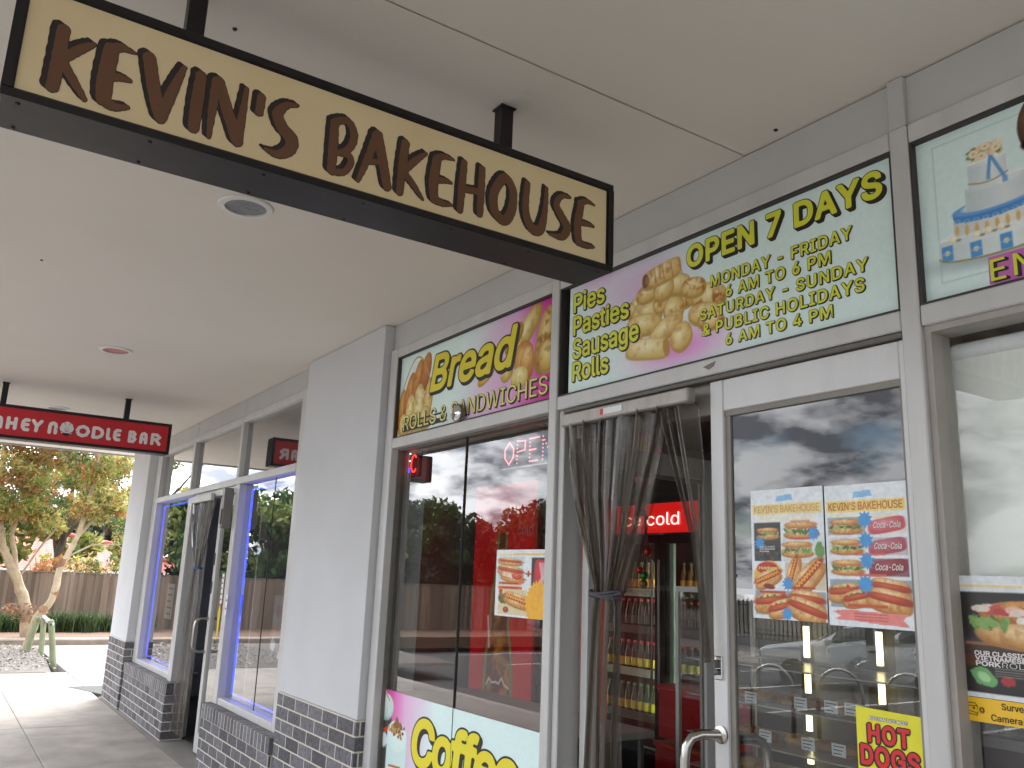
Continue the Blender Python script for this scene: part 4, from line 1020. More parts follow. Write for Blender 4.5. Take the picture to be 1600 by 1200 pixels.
def p_cake(c):
    c.line([(-1.315, 3.10), (-1.315, 2.66)], .0015, 'b7cfcb'); c.line([(-1.315, 3.10), (-.4, 3.10)], .0015, 'b7cfcb'); c.line([(-1.315, 2.66), (-.4, 2.66)], .0015, 'b7cfcb')
    cx = -1.145
    def tier(x, z0, z1, rx, ry, side, top):
        c.ell(x, z0, rx, ry, side); c.rect(x - rx, x + rx, z0, z1, side); c.ell(x, z1, rx, ry, top)
        d = np.clip(np.abs(c.U - x - rx * .25) / rx, 0, 1) * ((np.abs(c.U - x) < rx) & (c.V > z0 - ry) & (c.V < z1))
        c.blend(d * .35, '9db4ba')
    c.ell(cx, 2.712, .185, .028, 'aebfbf', soft=.03)
    tier(cx, 2.738, 2.785, .172, .028, 'e8f0ee', 'eef5f3')
    for i in range(5):
        x = -1.295 + .085 * i; zo = -.024 * math.sqrt(max(0, 1 - ((x - cx) / .175) ** 2))
        c.rect(x - .014, x + .020, 2.735 + zo, 2.783 + zo, '5a9cd8'); c.ell(x + .003, 2.76 + zo, .008, .008, 'e6dcae')
        c.rect(x - .014, x + .020, 2.757 + zo, 2.760 + zo, '9cc6ea')
    c.line([(cx + .172 * math.cos(a), 2.735 + .028 * math.sin(a)) for a in np.linspace(math.pi, 2 * math.pi, 16)], .0022, 'a08a4a')
    tier(cx, 2.812, 2.862, .122, .024, 'efeadb', '6fa6de')
    for i in range(9):
        x = -1.258 + .029 * i; zo = -.022 * math.sqrt(max(0, 1 - ((x - cx) / .125) ** 2)); c.ell(x, 2.818 + zo, .006, .016, 'd9b97a')
    c.poly([(cx - .122, 2.862), (cx - .122, 2.846)] + [(cx - .122 + .244 * k / 40, 2.846 - .022 * math.sqrt(max(0, 1 - ((k - 20) / 20) ** 2)) - .006 * abs(math.sin(k * math.pi / 5))) for k in range(41)] + [(cx + .122, 2.862)], '4f8fd0')
    for i in range(9):
        x = -1.255 + .0275 * i; zo = -.022 * math.sqrt(max(0, 1 - ((x - cx) / .125) ** 2)); c.ell(x, 2.846 + zo, .010, .006, '8fbde8'); c.ell(x, 2.847 + zo, .006, .003, '4f8fd0')
    c.ell(cx, 2.862, .122, .022, '6fa6de'); c.ell(cx + .005, 2.866, .10, .018, 'd6e2e4')
    for x, z in ((-1.27, 2.785), (-1.20, 2.780), (-1.165, 2.782), (-1.13, 2.782), (-1.045, 2.81)):
        c.ell(x, z, .014, .012, 'e4dfc0', rough=.4, c2='fbf8e6'); c.ell(x, z + .002, .007, .006, 'f8f4e2'); c.ell(x + .014, z - .006, .008, .004, '8f9c78')
    tier(cx + .008, 2.872, 2.928, .090, .018, 'dfe8e8', 'eaf2f1')
    tier(cx - .012, 2.942, 2.998, .056, .012, 'e3ecec', 'eff5f4')
    c.line([(cx - .068 + .112 * k / 8, 2.942 - .012 * math.sin(math.pi * k / 8)) for k in range(9)], .002, 'a8935a')
    c.line([(cx + .0, 3.01), (cx - .010, 2.95)], .005, '6a9fd4'); c.line([(cx + .0, 3.01), (cx + .036, 2.925)], .005, '6a9fd4'); c.rect(cx - .016, cx - .004, 2.935, 2.95, '7aabdc'); c.rect(cx + .028, cx + .043, 2.912, 2.93, '7aabdc')
    for k in range(46):
        c.ell(cx - .012 + random.uniform(-.05, .05), 3.022 + random.uniform(-.012, .024), random.uniform(.006, .012), random.uniform(.005, .010), random.choice(('efe6c8', 'e4d3a6', 'f2d0b0', 'f6efdc', '7f9064', 'dcc9a0', 'c9b890')), rough=.5)
    for x, z in ((-.035, .01), (.0, .022), (.03, .008), (-.012, -.004)):
        for k, (rr_, cc) in enumerate(((.015, 'e6d8b0'), (.011, 'f4ecd0'), (.007, 'e8c8a0'), (.003, 'd8a880'))): c.ell(cx - .012 + x, 3.02 + z, rr_, rr_ * .85, cc)
    c.ell(-.99, 3.05, .075, .10, '4a3228', 0, '8a6248'); c.ell(-.99, 3.0, .07, .03, '2e1e18')
    c.ell(-1.17, 2.61, .05, .012, 'f4f8f8'); c.ell(-1.3, 2.608, .05, .008, 'f4f8f8')
tk = sheet_sign('cake_sign', -1.374, -.30, 2.601, 3.137, .012, 'mint transom sign with a tiered blue and white wedding cake', 'sign', .003, 'dcf1ee', p_cake)
q = MB(); q.box(-.30, .945, .012, .03, 2.601, 3.137); q.build('blank_panel', mat('mint_panel', 'cfe6e2', .3), tk)
q = MB(); q.prism([(-1.178, 2.618), (-1.06, 2.612), (-1.055, 2.70), (-1.176, 2.70)], lambda u, v, k: (u, .0114 - .0006 * k, v)); q.build('lettering_patch', PINKL, tk)
lettering('EN', -1.172, -1.055, 2.626, 2.690, fac(.0106), YEL, tk, bold=.005, out=.004, om=INK, oshift=(.010, -.005), space=1.15)

# coffee sign stands behind the lower glass
CY = GY - .0055; kC = (2.38 + CY) / 2.38
def AP(x, z, y): k = (2.38 + y) / 2.38; return x * k, EYE + (z - EYE) * k
def p_coffee(c):
    t = np.clip(1 - (c.U + 5.02) / .68 + (c.V - .9) * .2, 0, 1); c.blend(t, 'e66fc0'); t2 = np.clip(1 - (c.U + 5.10) / .42, 0, 1); c.blend(t2 ** .8, 'd4168c')
    W = lambda x, z: AP(x, z, CY)
    x, z = W(-4.83, .90); c.rect(x - .10, x + .10, z - .40, z + .09, '4a4643'); c.rect(x - .10, x - .02, z - .40, z + .09, '2a2625')
    x, z = W(-4.83, 1.005); c.bun(x, z, .115, .075, 0, 'c2dcd6', 'eaf6f2', 'd8cfa8', .15); c.poly([(x - .09, z + .02), (x - .03, z + .10), (x + .085, z + .03)], 'e3f2ec'); c.line([(x - .03, z + .09), (x + .06, z + .03)], .006, 'c8a868')
    x, z = W(-4.80, .845); c.ell(x - .0, z + .03, .07, .012, 'd2532c', 15); c.ell(x - .01, z - .03, .035, .04, 'dce6ea', rough=.6)
    x, z = W(-4.655, .72); c.rect(x - .125, x + .125, z - .2, z + .13, 'cfe8e4'); c.ell(x, z + .14, .125, .085, 'd8eeea', 0, 'e6f6f2')
    for k in range(60): c.ell(x + random.gauss(-.0, .04), z + .18 + random.gauss(0, .02), .012, .009, random.choice(('7a4a20', 'a06a34', '5c3416', 'c79a58')), rough=.5)
    c.poly([(x - .06, z + .19), (x - .01, z + .25), (x + .05, z + .19)], '8a5a2c')
    c.line([(x - .08, z - .03), (x + .06, z - .02)], .006, 'b06a3a')
tf = sheet_sign('coffee_sign', -4.934, -3.266, .463, 1.078, CY, 'pink to mint coffee sign low in the bakery window with cups and whipped cream', 'sign', .005, 'dcf4f1', p_coffee, thick=.004)
a0, c0 = AP(-4.468, .775, CY); a1, c1 = AP(-3.425, 1.010, CY)
lettering('Coffee', a0, a1, c0 - .03, c1 - .01, fac(CY - .0005), mat('coffee_letter', 'e4dc2a', .4, 0, .05, alt='e8d428'), tf, bold=.03, shear=.12, space=.93, out=.022, om=INK, oshift=(.02, -.014), cap='C')

# small oval mirror-like sensor on the transom
t = thing('oval_mirror', (-4.113, -.03, 2.60), 'small oval silver mirror clipped to the transom below the bread lettering', 'mirror')
q = MB(); q.lathe((-4.113, -.028, 2.650), [(.0, -.016), (.035, -.012), (.046, -.004), (.05, .004)], 26, 'y'); q.build('mirror_face', CHROME, t, True)
q = MB(); q.lathe((-4.113, -.028, 2.650), [(.050, -.004), (.053, .0), (.053, .010), (.0, .012)], 26, 'y'); q.build('mirror_rim', ALUD, t, True)

# ---------------------------------------------------------------- posters inside the glass
def poster(name, a, b, z0, z1, y, label, px, bg, paint, cat='poster'):
    return sheet_sign(name, a, b, z0, z1, y, label, cat, px, bg, paint, PRINT, None, .0022)
PY = GY - .004
(dx0, dz1), (dx1, dz0) = AP(-3.685, 1.893, PY), AP(-3.250, 1.576, PY)
dx1 = -3.268
def p_deal(c):
    w, h = dx1 - dx0, dz1 - dz0; X = lambda u: dx0 + w * u; Z = lambda v: dz0 + h * v
    c.rect(X(.04), X(.5), Z(.46), Z(.89), 'c9dbe4'); c.rect(X(.06), X(.56), Z(.03), Z(.40), 'd9cda4'); c.rect(X(.63), X(.93), Z(.34), Z(.88), '23262a')
    c.hotdog(X(.25), Z(.82), w * .40, -3, False, False, .36); c.hotdog(X(.26), Z(.68), w * .44, -5, False, False, .5); c.hotdog(X(.30), Z(.575), w * .40, -5, True, False, .4)
    for k in range(6): c.ell(X(.10 + .05 * k), Z(.64 - .01 * k), w * .03, h * .035, random.choice(('e8c8b0', 'c88a70', 'f0dcc8')), rough=.6)
    c.ell(X(.38), Z(.60), w * .09, h * .05, 'c83a24', -6, 'ea7a58')
    c.rect(X(.06), X(.46), Z(.475), Z(.515), 'e2702a'); c.rect(X(.05), X(.48), Z(.405), Z(.45), 'e2702a')
    for zz in (.495, .428): c.line([(X(.12), Z(zz)), (X(.40), Z(zz))], .003, '8a3a14', .8)
    for k in range(14): c.ell(X(.09 + .10 * random.random()), Z(.20 + .19 * random.random()), w * .03, h * .03, random.choice(('6a7a3a', '8a9a5a', 'b04a2a', '56662c')), rough=.7)
    c.hotdog(X(.40), Z(.25), w * .46, -9, True, False, .6); c.ell(X(.20), Z(.10), w * .05, h * .045, '9a3020', 0, 'c06848')
    c.rect(X(.57), X(.92), Z(.03), Z(.33), 'e4eaee')
    c.can(X(.78), Z(.62), w * .22, h * .46, -6)
    for k in range(5): c.line([(X(.72 + .03 * k), Z(.42 + .02 * k)), (X(.80 + .012 * k), Z(.60)), (X(.76 + .02 * k), Z(.80))], .004, 'dfe0e4', .7)
    c.star(X(.76), Z(.205), w * .20, w * .235, 30, 'f0b22c')
    c.rect(X(.30), X(.85), Z(.915), Z(.945), 'ecc25a', .9); c.rect(X(.06), X(.28), Z(.915), Z(.935), 'ecd58a', .9)
    c.rect(X(.53), X(.63), Z(.63), Z(.652), 'a8382a'); c.rect(X(.565), X(.595), Z(.60), Z(.685), 'a8382a')
tp = poster('hot_dog_deal_poster', dx0, dx1, dz0, dz1, PY, 'white poster of hot dogs and a red can with a yellow starburst', .0028, 'e4eaee', p_deal)
w_, h_ = dx1 - dx0, dz1 - dz0

def banner(c, X, Z, faded):
    c.rect(X(.02), X(.98), Z(.80), Z(.885), 'f6dc86' if not faded else 'f4e2a0'); c.poly([(X(.36), Z(.90)), (X(.60), Z(.91)), (X(.58), Z(.955)), (X(.38), Z(.945))], '8fc4ea'); c.rect(X(.1), X(.9), Z(.755), Z(.78), 'f6e9b8', .7)
MY = DY - .004
(m0, mt), (m1, mb_) = AP(-2.053, 2.086, MY), AP(-1.756, 1.655, MY); (n0, nt_), (n1, nb) = AP(-1.750, 2.082, MY), AP(-1.466, 1.650, MY)
def burst(c, x, y, r): c.star(x, y, r * .75, r * 1.2, 10, '4a9ad8')
def p_menu1(c):
    w, h = m1 - m0, mt - mb_; X = lambda u: m0 + w * u; Z = lambda v: mb_ + h * v
    banner(c, X, Z, True)
    c.rect(X(.04), X(.42), Z(.44), Z(.74), '40403f'); c.rect(X(.44), X(1), Z(.44), Z(.62), 'd8e0e2')
    c.sandwich(X(.24), Z(.655), w * .32); 
    for k in range(40): c.ell(X(.06 + .34 * random.random()), Z(.45 + .12 * random.random()), w * .02, h * .012, random.choice(('2c2c2c', '55504c', '3a4038', '6a4a3c')), rough=.7)
    c.sandwich(X(.70), Z(.675), w * .46); c.sandwich(X(.64), Z(.53), w * .42); c.ell(X(.93), Z(.52), w * .06, h * .06, '6a9a4a', rough=.6)
    c.rect(X(.56), X(.82), Z(.735), Z(.75), 'e08a80', .8); c.rect(X(.54), X(.80), Z(.605), Z(.62), 'd8584a', .8)
    c.ell(X(.22), Z(.34), w * .20, h * .10, 'f0c040', 15); c.ell(X(.22), Z(.385), w * .15, h * .05, 'c8302a', 0); c.hotdog(X(.22), Z(.31), w * .38, 20, True); c.ell(X(.24), Z(.245), w * .08, h * .02, '8a3018', -8)
    c.rect(X(.47), X(1), Z(.23), Z(.43), 'd9c8ae'); c.hotdog(X(.58), Z(.36), w * .34, 70); c.hotdog(X(.78), Z(.33), w * .48, 42)
    c.rect(X(.04), X(.99), Z(.03), Z(.215), '9aa7b4'); c.hotdog(X(.26), Z(.13), w * .46, 6, False, True); c.hotdog(X(.42), Z(.09), w * .40, 14, False, True); c.hotdog(X(.74), Z(.155), w * .44, -6, False); c.hotdog(X(.74), Z(.08), w * .50, -16, False)
    for x, z in ((.12, .58), (.86, .645), (.50, .27), (.48, .045)): burst(c, X(x), Z(z), w * .07)
    c.rect(X(.55), X(.86), Z(.235), Z(.25), 'b8452c'); c.rect(X(.10), X(.46), Z(.195), Z(.212), 'c04a30')
def p_menu2(c):
    w, h = n1 - n0, nt_ - nb; X = lambda u: n0 + w * u; Z = lambda v: nb + h * v
    banner(c, X, Z, False)
    for k, z in enumerate((.70, .555, .41)):
        c.rect(X(.03), X(.50), Z(z - .06), Z(z + .065), ('a9b0b0', 'd9dee0', 'e4e8ea')[k]); c.sandwich(X(.26), Z(z), w * .40)
        c.rect(X(.52), X(.98), Z(z - .06), Z(z + .06), ('e8dede', 'c9bcc4', '8a6068')[k]); c.ell(X(.75), Z(z), w * .22, h * .052, ('c8505a', 'b04a58', '8a2a34')[k], 8, ('e8a0a4', 'd08890', 'b05a60')[k], pw=4)
        burst(c, X(.50), Z(z + .045), w * .085)
        if k: c.rect(X(.35), X(.72), Z(z - .062), Z(z - .045), 'd8644c')
    c.rect(X(.03), X(1), Z(.13), Z(.325), '9aa7b0'); c.hotdog(X(.22), Z(.235), w * .42, 5, False, True); c.hotdog(X(.38), Z(.20), w * .38, 12, False, True); c.hotdog(X(.75), Z(.27), w * .44, -8, False); c.hotdog(X(.74), Z(.19), w * .50, -10, False)
    c.rect(X(.24), X(.72), Z(.135), Z(.155), 'c8502c'); burst(c, X(.47), Z(.295), w * .09)
    c.poly([(X(.05), Z(.10)), (X(.20), Z(.115)), (X(.80), Z(.10)), (X(.96), Z(.105)), (X(.88), Z(.065)), (X(.95), Z(.02)), (X(.66), Z(.025)), (X(.34), Z(.04)), (X(.06), Z(.045)), (X(.15), Z(.07))], 'e88a84')
    for zz in (.09, .07, .05): c.line([(X(.32), Z(zz)), (X(.70), Z(zz))], .002, 'b84a44', .6)
ta = poster('menu_poster', m0, m1, mb_, mt, MY, 'left menu poster taped inside the door glass, sandwiches above hot dogs', .0024, 'e6edf2', p_menu1)
tb2 = poster('menu_poster', n0, n1, nb, nt_, MY, 'right menu poster taped inside the door glass, three rows of rolls with red cans', .0024, 'e6edf2', p_menu2)
for t_, a, b, z0, z1, mm in ((ta, m0, m1, mb_, mt, mat('faded_orange_letter', 'e6b878', .5)), (tb2, n0, n1, nb, nt_, mat('ochre_letter', 'd08a48', .5))):
    lettering("KEVIN'S BAKEHOUSE", a + (b - a) * .05, a + (b - a) * .95, z0 + (z1 - z0) * .815, z0 + (z1 - z0) * .872, fac(MY - .0006), mm, t_, bold=.012)
for k, z in enumerate((.70, .555, .41)):
    lettering('Coca-Cola', n0 + (n1 - n0) * .60, n0 + (n1 - n0) * .92, nb + (nt_ - nb) * (z - .018), nb + (nt_ - nb) * (z + .026), fac(MY - .0006), WHITEL, tb2, bold=.012, shear=.3)
lettering('Hotdogs', m0 + (m1 - m0) * .10, m0 + (m1 - m0) * .36, mb_ + (mt - mb_) * .375, mb_ + (mt - mb_) * .40, fac(MY - .0006), YEL2, ta, bold=.03)
for i, s in enumerate(('OUR CLASSIC', 'VIETNAMESE', 'PORK')):
    lettering(s, m0 + (m1 - m0) * .12, m0 + (m1 - m0) * (.34 if i < 2 else .26), mb_ + (mt - mb_) * (.545 - .018 * i), mb_ + (mt - mb_) * (.557 - .018 * i), fac(MY - .0006), WHITEL, ta, bold=.02)
# hot dogs placard
(h0, ht), (h1, hb) = AP(-1.672, 1.4215, MY), AP(-1.466, 1.13, MY)
t = thing('hot_dogs_placard', ((h0 + h1) / 2, MY, hb), 'bright yellow placard with big red lettering low in the door glass', 'placard')
q = MB(); q.prism([(h0, hb), (h1, hb), (h1, ht - .004), (h0, ht)], lambda u, v, k: (u, MY + .002 * (1 - k), v)); q.build('sheet', mat('lime_yellow_sheet', 'e6e02c', .4, 0, .03), t)
kk = (2.38 + MY) / 2.38; A2 = lambda x, z: AP(x, z, MY)
RL = mat('red_letter', 'd8242a', .4, 0, .04)
def fit(s, x0, z0, x1, z1, m, out, om, **k):
    a, b = A2(x0, z0); c, d = A2(x1, z1); return lettering(s, a, c, b, d, fac(MY - .0005), m, t, out=out, om=om, **k)
fit('HOT', -1.634, 1.327, -1.501, 1.379, RL, .034, INK, bold=.034, oshift=(-.003, -.003), space=1.1)
fit('DOGS', -1.661, 1.262, -1.474, 1.319, RL, .034, INK, bold=.034, oshift=(-.003, -.003), space=1.1)
fit("AUSTRALIA'S BEST", -1.628, 1.390, -1.506, 1.399, WHITEL, .05, INK, bold=.03)
q = MB(); q.prism([(h0 + .03, hb + .05), (h0 + .08, hb + .11), (h1 - .06, hb + .11), (h1 - .02, hb + .05)], lambda u, v, k: (u, MY - .0006 * k, v)); q.build('picture', mat('bun_brown', 'c98f46', .5), t)
# pork roll poster and surveillance sticker (right window)
QY = GY - .004
(k0, kt), (k1, kb) = AP(-1.355, 1.808, QY), AP(-1.04, 1.493, QY)
def p_pork(c):
    w, h = k1 - k0, kt - kb; X = lambda u: k0 + w * u; Z = lambda v: kb + h * v
    c.rect(X(.03), X(.97), Z(.04), Z(.865), '2a2624'); glow(c, X(.3), Z(.44), w * .5, h * .04, '4a4e66', .8); c.rect(X(.10), X(.97), Z(.30), Z(.43), '4a3326', .8)
    c.line([(X(.12), Z(.44)), (X(.97), Z(.435))], .004, '9a6a3c')
    c.bun(X(.62), Z(.52), w * .42, h * .11, -3, 'c08a48', 'ecd0a0', '9a6228', .35); c.bun(X(.58), Z(.72), w * .34, h * .09, 4, 'c07c3c', 'e0a868', '8a4a1c', .4)
    for i in range(26): c.ell(X(.18 + .74 * random.random()), Z(.60 + .03 * random.random()), w * .06, h * .03, random.choice(('4f7a34', '6f9a4a', '3c5c28', '86ac5c')), random.uniform(0, 180), rough=.8)
    for i in range(16): c.ell(X(.22 + .6 * random.random()), Z(.69 + .05 * random.random()), w * .08, h * .03, random.choice(('d8806c', 'c05848', 'eab8a4', 'e4d4c4', 'b84438')), random.uniform(-30, 30), rough=.6)
    for i in range(5): c.ell(X(.60 + .05 * i), Z(.64), w * .06, h * .03, 'e6e2d6', rough=.6)
    c.ell(X(.24), Z(.17), w * .11, h * .07, '6fae6a', -25, rough=.5); c.ell(X(.24), Z(.17), w * .06, h * .035, 'a8d49a', -25, rough=.5)
    c.ell(X(.44), Z(.15), w * .06, h * .04, 'a8343a', rough=.5); c.ell(X(.12), Z(.30), w * .08, h * .05, '5a3422', rough=.5)
    for i, zz in enumerate((.245, .225, .205, .185)): c.line([(X(.34), Z(zz)), (X(.66 - .05 * (i % 2)), Z(zz))], .0014, '9a968e', .8)
    c.star(X(.86), Z(.215), w * .08, w * .17, 16, 'e8a62c')
    c.rect(X(.06), X(.62), Z(.905), Z(.925), 'f0d28a', .9); c.rect(X(.66), X(.92), Z(.90), Z(.94), 'ecc85a', .9)
t = poster('pork_roll_poster', k0, k1, kb, kt, QY, 'dark poster with a filled roll and white lettering behind the right window', .0024, 'dfe5e8', p_pork)
def fitq(s, x0, z0, x1, z1, m, t, **k):
    a, b = AP(x0, z0, QY); c, d = AP(x1, z1, QY); return lettering(s, a, c, b, d, fac(QY - .0006), m, t, **k)
fitq('OUR CLASSIC', -1.299, 1.6005, -1.166, 1.613, WHITEL, t, bold=.03); fitq('VIETNAMESE', -1.298, 1.588, -1.166, 1.600, WHITEL, t, bold=.03)
fitq('PORK', -1.297, 1.574, -1.232, 1.587, WHITEL, t, bold=.03); fitq('ROLL', -1.228, 1.574, -1.155, 1.587, WHITEL, t, bold=-.008)
(s0, st_), (s1, sb) = AP(-1.357, 1.4915, QY), AP(-1.08, 1.431, QY)
t = thing('surveillance_sticker', ((s0 + s1) / 2, QY, sb), 'yellow camera warning sticker just under the dark roll poster', 'sticker')
q = MB(); q.box(s0, s1, QY, QY + .002, sb, st_, .0006); q.build('sheet', mat('warning_yellow', 'f4c21c', .35, 0, .03), t)
fitq('Surve', -1.239, 1.4685, -1.184, 1.485, INK, t, bold=.012); fitq('Camera', -1.268, 1.438, -1.190, 1.4545, INK, t, bold=.012)
q = MB(); L_ = lambda *p: [(AP(x, z, QY)[0], QY - .0012, AP(x, z, QY)[1]) for x, z in p]
for pl in (((-1.345, 1.474), (-1.31, 1.478), (-1.302, 1.470), (-1.302, 1.452), (-1.343, 1.459), (-1.345, 1.474)), ((-1.345, 1.474), (-1.338, 1.469), (-1.302, 1.470)), ((-1.338, 1.469), (-1.337, 1.460)), ((-1.335, 1.457), (-1.332, 1.450), (-1.305, 1.446), (-1.303, 1.451))): q.tube(L_(*pl), .0009, 5)
for r in (.006, .0035): q.tube(L_(*[(-1.291 + r * math.cos(a), 1.461 + r * 1.2 * math.sin(a)) for a in np.linspace(0, 6.28, 14)]), .0009, 5)
x_, z_ = AP(-1.312, 1.464, QY); q.lathe((x_, QY - .0006, z_), [(.003, -.001), (.003, 0)], 10, 'y')
q.build('camera_symbol', INK, t)
# hanging notice lower down in the right window
(a0, c0), (a1, c1) = AP(-1.31, 1.40, .12), AP(-1.15, 1.22, .12)
t = thing('framed_notice', (a0, .12, c0), 'dark framed notice hanging below the yellow camera sticker', 'notice')
q = MB(); q.box(a0, a1, .12, .13, c1 - .1, c0, .002); q.build('frame', mat('notice_grey', '6a6866', .5), t); q = MB(); q.box(a0 + .01, a1 - .01, .118, .1195, c1 - .09, c0 - .03); q.build('sheet', mat('notice_dark', '3a302e', .5), t)
# roller blind with bead chain
t = thing('roller_blind', (-.7, .12, 1.5), 'cream roller blind drawn down behind the right window', 'roller blind')
q = MB(); q.box(-1.375, .85, .128, .1305, 1.49, 2.47); q.build('blind_cloth', mat('cream_blind', 'f0f2ec', .8, 0, .03, 3), t)
q = MB(); q.tube([(-1.385, .135, 2.475), (.86, .135, 2.475)], .026, 16); q.build('roller_tube', PAPER, t, True)
q = MB(); q.lathe((-1.40, .135, 2.475), [(.03, 0), (.034, .004), (.034, .012), (.02, .016)], 18, 'x'); q.build('roller_bracket', mat('clear_bracket', 'c9cdc6', .3), t, True)
q = MB()
for i in range(150):
    z = 2.45 - i * .0085
    q.lathe((-1.40 - .004, .112, z), [(0, -.0022), (.0022, 0), (0, .0022)], 5)
q.build('bead_chain', mat('chain_white', 'd8d8d4', .4), t)


# ---------------------------------------------------------------- inside the bakery
t = thing('led_sign', (-4.8, .11, 2.36), 'small black LED sign with red and blue dots in the corner of the bread window', 'LED sign')
lx0, lx1, lz0, lz1, ly = -5.02, -4.72, 2.355, 2.525, .12
(lx0, lz1), (lx1, lz0) = AP(-4.865, 2.497, ly), AP(-4.585, 2.335, ly)
lx1 = AP(-4.60, 0, ly)[0]
q = MB(); q.box(lx0, lx1, ly, ly + .03, lz0, lz1, .004); q.build('sign_case', BLACKP, t)
def dots(pts, r, m, nm):
    q = MB()
    for x, z in pts: q.lathe((x, ly - .0005, z), [(r, -.003), (r, 0)], 6, 'y')
    q.build(nm, m, t)
cw, ch = lx1 - lx0, lz1 - lz0
dots([(lx0 + cw * (.80 + .13 * math.cos(a)), lz0 + ch * (.5 + .32 * math.sin(a))) for a in np.linspace(.8, 5.5, 22)], .0045, mat('red_led', 'ff2020', .5, emit='ff2a1a', estr=1.5), 'red_dots')
dots([(lx0 + cw * (.48 + .10 * math.cos(a)), lz0 + ch * (.28 + .2 * math.sin(a))) for a in np.linspace(0, 6.2, 20)] + [(lx0 + cw * .48, lz0 + ch * (.12 + .06 * k)) for k in range(6)], .0045, mat('blue_dot_led', '2030ff', .5, emit='2a38ff', estr=1.8), 'blue_dots')
dots([(lx0 + cw * (.42 + .06 * k), lz0 + ch * .9) for k in range(4)] + [(lx0 + cw * (.42 + .06 * k), lz0 + ch * .62) for k in range(4)], .004, mat('white_led', 'ffffff', .5, emit='ffffff', estr=1), 'white_dots')
# second LED sign higher on the right, its letters facing the street
t = thing('led_open_sign', (-3.5, .16, 2.38), 'dim pink dotted LED sign high in the right of the bread window', 'LED sign')
ly = .16; q = MB(); q.tube([(-3.93, ly + .01, 2.335), (-3.40, ly + .01, 2.335)], .004, 6); q.build('sign_rail', mat('clear_case', 'c8cccc', .3), t)
PKL = mat('pink_led', 'ff8a90', .5, emit='ff8088', estr=.28)
def letter_dots(s, x0, x1, z0, z1):
    segs = {'O': [[(.5, 1), (0, .7), (0, .3), (.5, 0), (1, .3), (1, .7), (.5, 1)]], 'P': [[(0, 0), (0, 1), (.9, .95), (.9, .55), (0, .5)]], 'E': [[(1, 1), (0, 1), (0, 0), (1, 0)], [(0, .5), (.8, .5)]], 'N': [[(0, 0), (0, 1), (1, 0), (1, 1)]]}
    w = (x1 - x0) / len(s); out = []
    for i, ch in enumerate(s):
        for sg in segs[ch]:
            for (a, b), (c, d) in zip(sg[:-1], sg[1:]):
                for k in range(6): out.append((x0 + w * (i + .1 + .7 * (a + (c - a) * k / 6)), z0 + (z1 - z0) * (b + (d - b) * k / 6)))
    return out
dots(letter_dots('OPEN', -3.90, -3.43, 2.355, 2.475), .0045, PKL, 'pink_dots')
# window bench
t = thing('window_bench', (-4.2, .4, 0), 'grey window bench behind the coffee sign', 'bench')
q = MB(); q.box(-5.0, -3.30, .075, .72, 1.02, 1.055, .008); q.build('bench_top', mat('grey_laminate', '9a928a', .4, 0, .08, 4), t); q = MB(); q.box(-5.0, -3.30, .10, .14, .42, 1.018); q.box(-5.0, -3.3, .6, .64, 0, 1.018); q.build('bench_side', INTD, t)
q = MB(); q.tube([(-5.62, 1.62, 1.05), (-5.62, 1.62, 3.2)], .075, 20); q.lathe((-5.62, 1.62, 2.02), [(.079, 0), (.079, .03)], 20); 
# keep the pole right of the red panel as seen from the street
# red wrapped fridge
t = thing('red_drinks_fridge', (-5.9, 1.85, 0), 'tall red drinks fridge with a large bottle picture on its side', 'fridge')
fx0, fx1, fy, fz0, fz1 = -6.36, -5.47, 1.5, .08, 2.52
q = MB(); q.box(fx0, fx1, fy + .006, fy + .75, fz0, fz1, .01); q.build('fridge_body', REDP, t)
def p_red(c):
    n = c.n(.25); c.blend((n - .4) * 1.2, '8f1418')
    cx = -5.93
    prof = [(.80, .20), (.95, .215), (1.15, .20), (1.30, .16), (1.40, .135), (1.50, .15), (1.62, .14), (1.78, .10), (1.95, .07), (2.12, .062)]
    pl = [(cx - r, z) for z, r in prof] + [(cx + r, z) for z, r in prof[::-1]]
    c.poly(pl, '7a6a3a'); pl2 = [(cx - r * .82, z) for z, r in prof] + [(cx + r * .82, z) for z, r in prof[::-1]]; c.poly(pl2, '5a2a1a')
    n = c.n(.10); ins = np.interp(c.V, [p[0] for p in prof], [p[1] for p in prof]); m = (np.abs(c.U - cx) < ins * .8) & (c.V < 2.0)
    c.blend(m * np.clip((n - .45) * 4, 0, 1) * .8, 'b0702c'); c.blend(m * np.clip((c.n(.06) - .55) * 5, 0, 1) * .6, '8a8a4a')
    for s in (-1, 1): c.line([(cx + s * r * .9, z) for z, r in prof], .012, '5f7a48', .8)
    c.line([(cx - .16, .93), (cx - .12, .98), (cx - .08, .95), (cx - .02, .96), (cx + .02, .95), (cx + .06, 1.0), (cx + .10, .95), (cx + .16, .93)], .008, 'cfc8c4', .9)
    c.line([(cx - .17, 1.45), (cx - .14, 1.22)], .014, 'd8a4b0', .9)
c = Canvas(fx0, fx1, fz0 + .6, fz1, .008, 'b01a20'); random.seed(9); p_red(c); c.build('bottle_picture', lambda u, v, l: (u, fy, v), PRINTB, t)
lettering('cold', -5.72, -5.50, 2.10, 2.18, fac(fy - .001), WHITEL, t, bold=0)
pt = thing('steel_pole', (-5.40, 1.55, 0), 'shiny vertical steel pole beside the red fridge panel', 'pole')
q = MB(); q.tube([(-5.385, 1.56, 1.0), (-5.385, 1.56, 3.2)], .062, 20); q.build('tube', STEEL, pt, True); q = MB(); q.lathe((-5.385, 1.56, 2.1), [(.066, 0), (.068, .02), (.066, .04)], 20); q.lathe((-5.385, 1.56, .55), [(.066, -.55), (.066, .45)], 20); q.build('clamp', mat('dark_clamp', '3c3a3a', .4, .5), pt, True)

